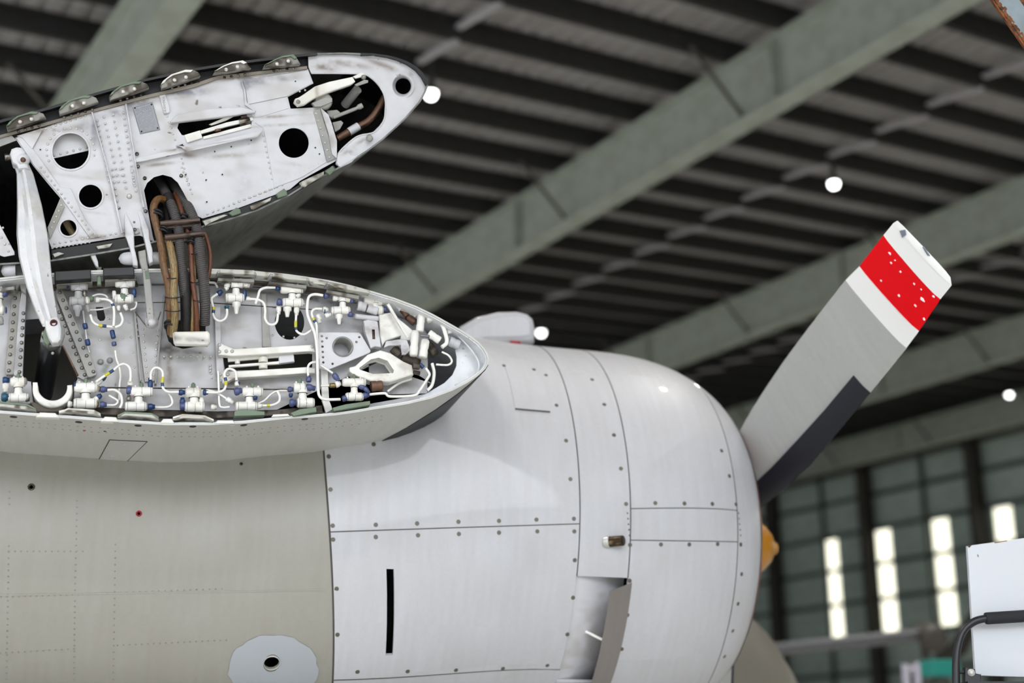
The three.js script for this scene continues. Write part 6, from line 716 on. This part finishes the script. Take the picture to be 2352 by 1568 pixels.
// ---------------------------------------------------------------- work stand with white board on the right, rusty brace
{
  const D = new Plane(V3(0, 0, 0).copy(EYE.clone().addScaledVector(sight(2290, 1400), 4.75)), V3(-0.25, 0, 1)), p0 = D.pt(2290, 1562), deckY = p0.y;
  const stand = thing('work_stand', 'work stand with black tubular handrail, rubber grip and black deck edge', 'work stand', V3(p0.x + 0.25, 0, p0.z - 0.3));
  const R = D.u, Nn = D.n, o = D.pt(2222, 1562);
  const deckM = new THREE.Matrix4().makeBasis(R, V3(0, 1, 0), Nn).setPosition(o.clone().addScaledVector(R, 0.5).addScaledVector(Nn, -0.33).setY(deckY - 0.02));
  part(stand, 'deck', box(1.02, 0.03, 0.72, deckM), mat.rail);
  for (const [a, b] of [[0.0, 0.0], [1.0, 0.0], [0.0, -0.66], [1.0, -0.66]]) { const q = o.clone().addScaledVector(R, a).addScaledVector(Nn, b); part(stand, 'leg', between(V3(q.x, 0, q.z), V3(q.x, deckY - 0.02, q.z), 0.02, 0.02, 12), mat.rail); }
  for (const y of [0.4, 1.1]) part(stand, 'brace', between(o.clone().setY(y), o.clone().addScaledVector(R, 1).setY(y), 0.014), mat.rail);
  const rail = [[2197, 1640], [2196, 1568], [2196, 1520], [2201, 1478], [2214, 1446], [2238, 1427], [2264, 1420], [2300, 1417], [2420, 1410], [2600, 1398]].map(([x, y]) => D.pt(x, y, 0.02));
  part(stand, 'handrail', tube(rail, 0.0125, 16, 10), mat.rail); part(stand, 'rail_foot', between(rail[0], V3(rail[0].x, deckY - 0.02, rail[0].z), 0.0125), mat.rail);
  part(stand, 'rubber_grip', turned(D.pt(2263, 1420, 0.02), D.pt(2420, 1410, 0.02), [[0, 0.0125], [0.005, 0.0185], [0.03, 0.0195], [1, 0.0195], [1, 0.0125]], 18), mat.grip, 'ribbed black rubber grip');
  part(stand, 'clamp_block', D.plate([[2217, 1532], [2240, 1536], [2242, 1546], [2254, 1548], [2254, 1566], [2217, 1566]], 0.03, 0.03, [], { bevel: 0.003 }), mat.rail); part(stand, 'clamp_bolt', turned(D.pt(2231, 1544, 0.03), D.pt(2231, 1544, 0.04), [[0, 7.5 / 650], [0.5, 7.5 / 650], [0.5, 4 / 650], [1, 4 / 650], [1, 0]], 20), mat.rivet, 'bright clamp bolt'); part(stand, 'pivot_knob', turned(D.pt(2200, 1543, 0.02), D.pt(2216, 1543, 0.02), [[0, 0.006], [1, 0.006], [1, 0]], 10), mat.rail);
  const boardPx = [[2222, 1253], [2520, 1212], [2520, 1560], [2241, 1551]];
  const board = thing('white_board', 'flat white panel with chipped corner standing on the work stand', 'panel', D.pt(2241, 1551, -0.04));
  part(board, 'panel', D.plate(boardPx, -0.03, 0.018, [], { bevel: 0.002 }), mat.board); part(board, 'rust_chip', D.plate([[2222, 1253], [2232, 1252], [2226, 1258]], -0.0298, 0.002), mat.rust); part(board, 'rust_edge', D.plate([[2283, 1245], [2313, 1240.5], [2313, 1242.5], [2285, 1247]], -0.0298, 0.002), mat.rust); part(board, 'mark', D.plate([[2244, 1272], [2248, 1274], [2248, 1280], [2245, 1278]], -0.0298, 0.001), mat.plate);
  // diagonal brace of a steel gantry, paint rusting at its edges
  const S = new Plane(EYE.clone().addScaledVector(sight(2310, 50), 4.7), V3(-0.3, -0.2, 1)), a = S.pt(2250, -36), dirv = S.pt(2352, 110).sub(S.pt(2275, 0)).normalize(), len = (a.y) / -dirv.y, foot = a.clone().addScaledVector(dirv, len);
  const brace = thing('steel_brace', 'slanting pale blue-grey steel brace with rust-eaten edges', 'steel brace', foot);
  const side = S.n.clone().cross(dirv).normalize(), bm = (u, w, off, m, nm) => part(brace, nm, (() => { const g = new THREE.BoxGeometry(w, len + 0.6, 0.012); g.applyMatrix4(new THREE.Matrix4().makeBasis(side, dirv.clone().negate(), side.clone().cross(dirv.clone().negate())).setPosition(a.clone().addScaledVector(dirv, (len - 0.6) / 2).addScaledVector(side, u).addScaledVector(S.n, off))); return g; })(), m);
  const sg = side.dot(RIGHT) > 0 ? 1 : -1;
  bm(sg * 0.044, 0.088, 0, mat.rust, 'rusted_flange'); bm(sg * 0.0415, 0.064, 0.003, mat.postPaint, 'painted_face');
  for (let i = 0; i < 70; i++) { const t = 0.02 + i * 0.0075 + rnd() * 0.004, c = a.clone().addScaledVector(dirv, t).addScaledVector(side, sg * (0.0095 + rnd() * rnd() * 0.012)).addScaledVector(S.n, 0.0092), g = new THREE.IcosahedronGeometry(0.0025 + rnd() * 0.004, 0).scale(1, 1.5, 0.2); g.applyMatrix4(new THREE.Matrix4().makeBasis(side, S.n.clone().cross(side), S.n).setPosition(c)); if (i === 0) brace.userData.blobs = []; brace.userData.blobs.push(g); }
  const blobs = brace.userData.blobs; delete brace.userData.blobs; stuff(part(brace, 'rust_scale', merge(blobs), mat.rust));
}
// ---------------------------------------------------------------- far end: another aircraft and ground equipment
{
  const far = (px, py, d) => EYE.clone().addScaledVector(sight(px, py), d / sight(px, py).dot(FWD));
  const DIST = 15, a = far(1785, 1488, DIST), b = far(2132, 1453, DIST), base = b.clone().setY(0);
  const jet = thing('parked_aircraft', 'dark blue-grey aircraft parked beyond the propeller, its wing level before the windows', 'aircraft', base);
  const wd = b.clone().sub(a), up = V3(0, 1, 0), back = V3().copy(wd).cross(up).normalize();
  part(jet, 'wing', loft([[a.clone().addScaledVector(wd, -0.4), 0.9], [b.clone(), 1]].map(([c, k]) => [[0, 0.02], [0.12, 0.07], [0.5, 0.06], [1.1, 0], [0.5, -0.05], [0.12, -0.055]].map(([x, y]) => c.clone().addScaledVector(back, -x * 1.0).addScaledVector(up, y * k)))), mat.jetGrey, 'blue-grey wing');
  const c = far(2140, 1462, DIST);
  part(jet, 'engine_pod', turned(c.clone().addScaledVector(FWD, 0.5), c.clone().addScaledVector(FWD, -0.2), [[0, 0.02], [0.2, 0.1], [0.7, 0.15], [0.93, 0.14], [1, 0.09], [0.97, 0]], 28), M('#4a443f', 0.5), 'round brown-grey pod');
  part(jet, 'landing_leg', between(c.clone().addScaledVector(FWD, 0.3), c.clone().addScaledVector(FWD, 0.3).setY(0), 0.05), mat.column);
  part(jet, 'tail_boom', loft([[far(2100, 1580, DIST + 1), 0.16], [far(2200, 1490, DIST + 1), 0.12], [far(2262, 1372, DIST + 1), 0.06]].map(([q, r]) => range(0, 2 * Math.PI, 14).slice(0, -1).map((t) => q.clone().addScaledVector(RIGHT, r * Math.cos(t)).addScaledVector(UPV, r * Math.sin(t) * 0.8)))), mat.column, 'dark slanting boom');
  part(jet, 'main_leg', between(far(2170, 1540, DIST + 1), far(2170, 1540, DIST + 1).setY(0), 0.06), mat.column);
  const mastAt = far(2092, 1600, 12), m1 = far(2079, 1525, 12), m2 = far(2104, 1521, 12);
  const mast = thing('ground_cart', 'pale twin-post ground cart standing beyond the nacelle', 'cart', mastAt.clone().setY(0));
  for (const q of [m1, m2]) part(mast, 'post', turned(V3(q.x, 0, q.z), q, [[0, 0.035], [0.99, 0.035], [1, 0.028], [1, 0]], 14), mat.mast); part(mast, 'cross_bar', between(V3(m1.x, m1.y - 0.05, m1.z), V3(m2.x, m2.y - 0.05, m2.z), 0.025), mat.mast); part(mast, 'body', box(0.5, 0.9, 0.6, new THREE.Matrix4().makeTranslation(mastAt.x, 0.5, mastAt.z - 0.35)), mat.jetGrey);
  const tq = far(2158, 1535, 13), crate = thing('teal_case', 'teal equipment case on a stand beyond the work stand', 'case', V3(tq.x, 0, tq.z));
  part(crate, 'case', new RoundedBoxGeometry(0.3, 0.16, 0.25, 3, 0.02).applyMatrix4(new THREE.Matrix4().makeTranslation(tq.x, tq.y, tq.z)), mat.tealBox); part(crate, 'stand_post', between(V3(tq.x, 0, tq.z), V3(tq.x, tq.y - 0.07, tq.z), 0.04), mat.column); part(crate, 'base', box(0.4, 0.04, 0.4, new THREE.Matrix4().makeTranslation(tq.x, 0.02, tq.z)), mat.column);
}
scene.traverse((o) => { if (o.isMesh) o.castShadow = o.receiveShadow = true; });
renderer.render(scene, camera);
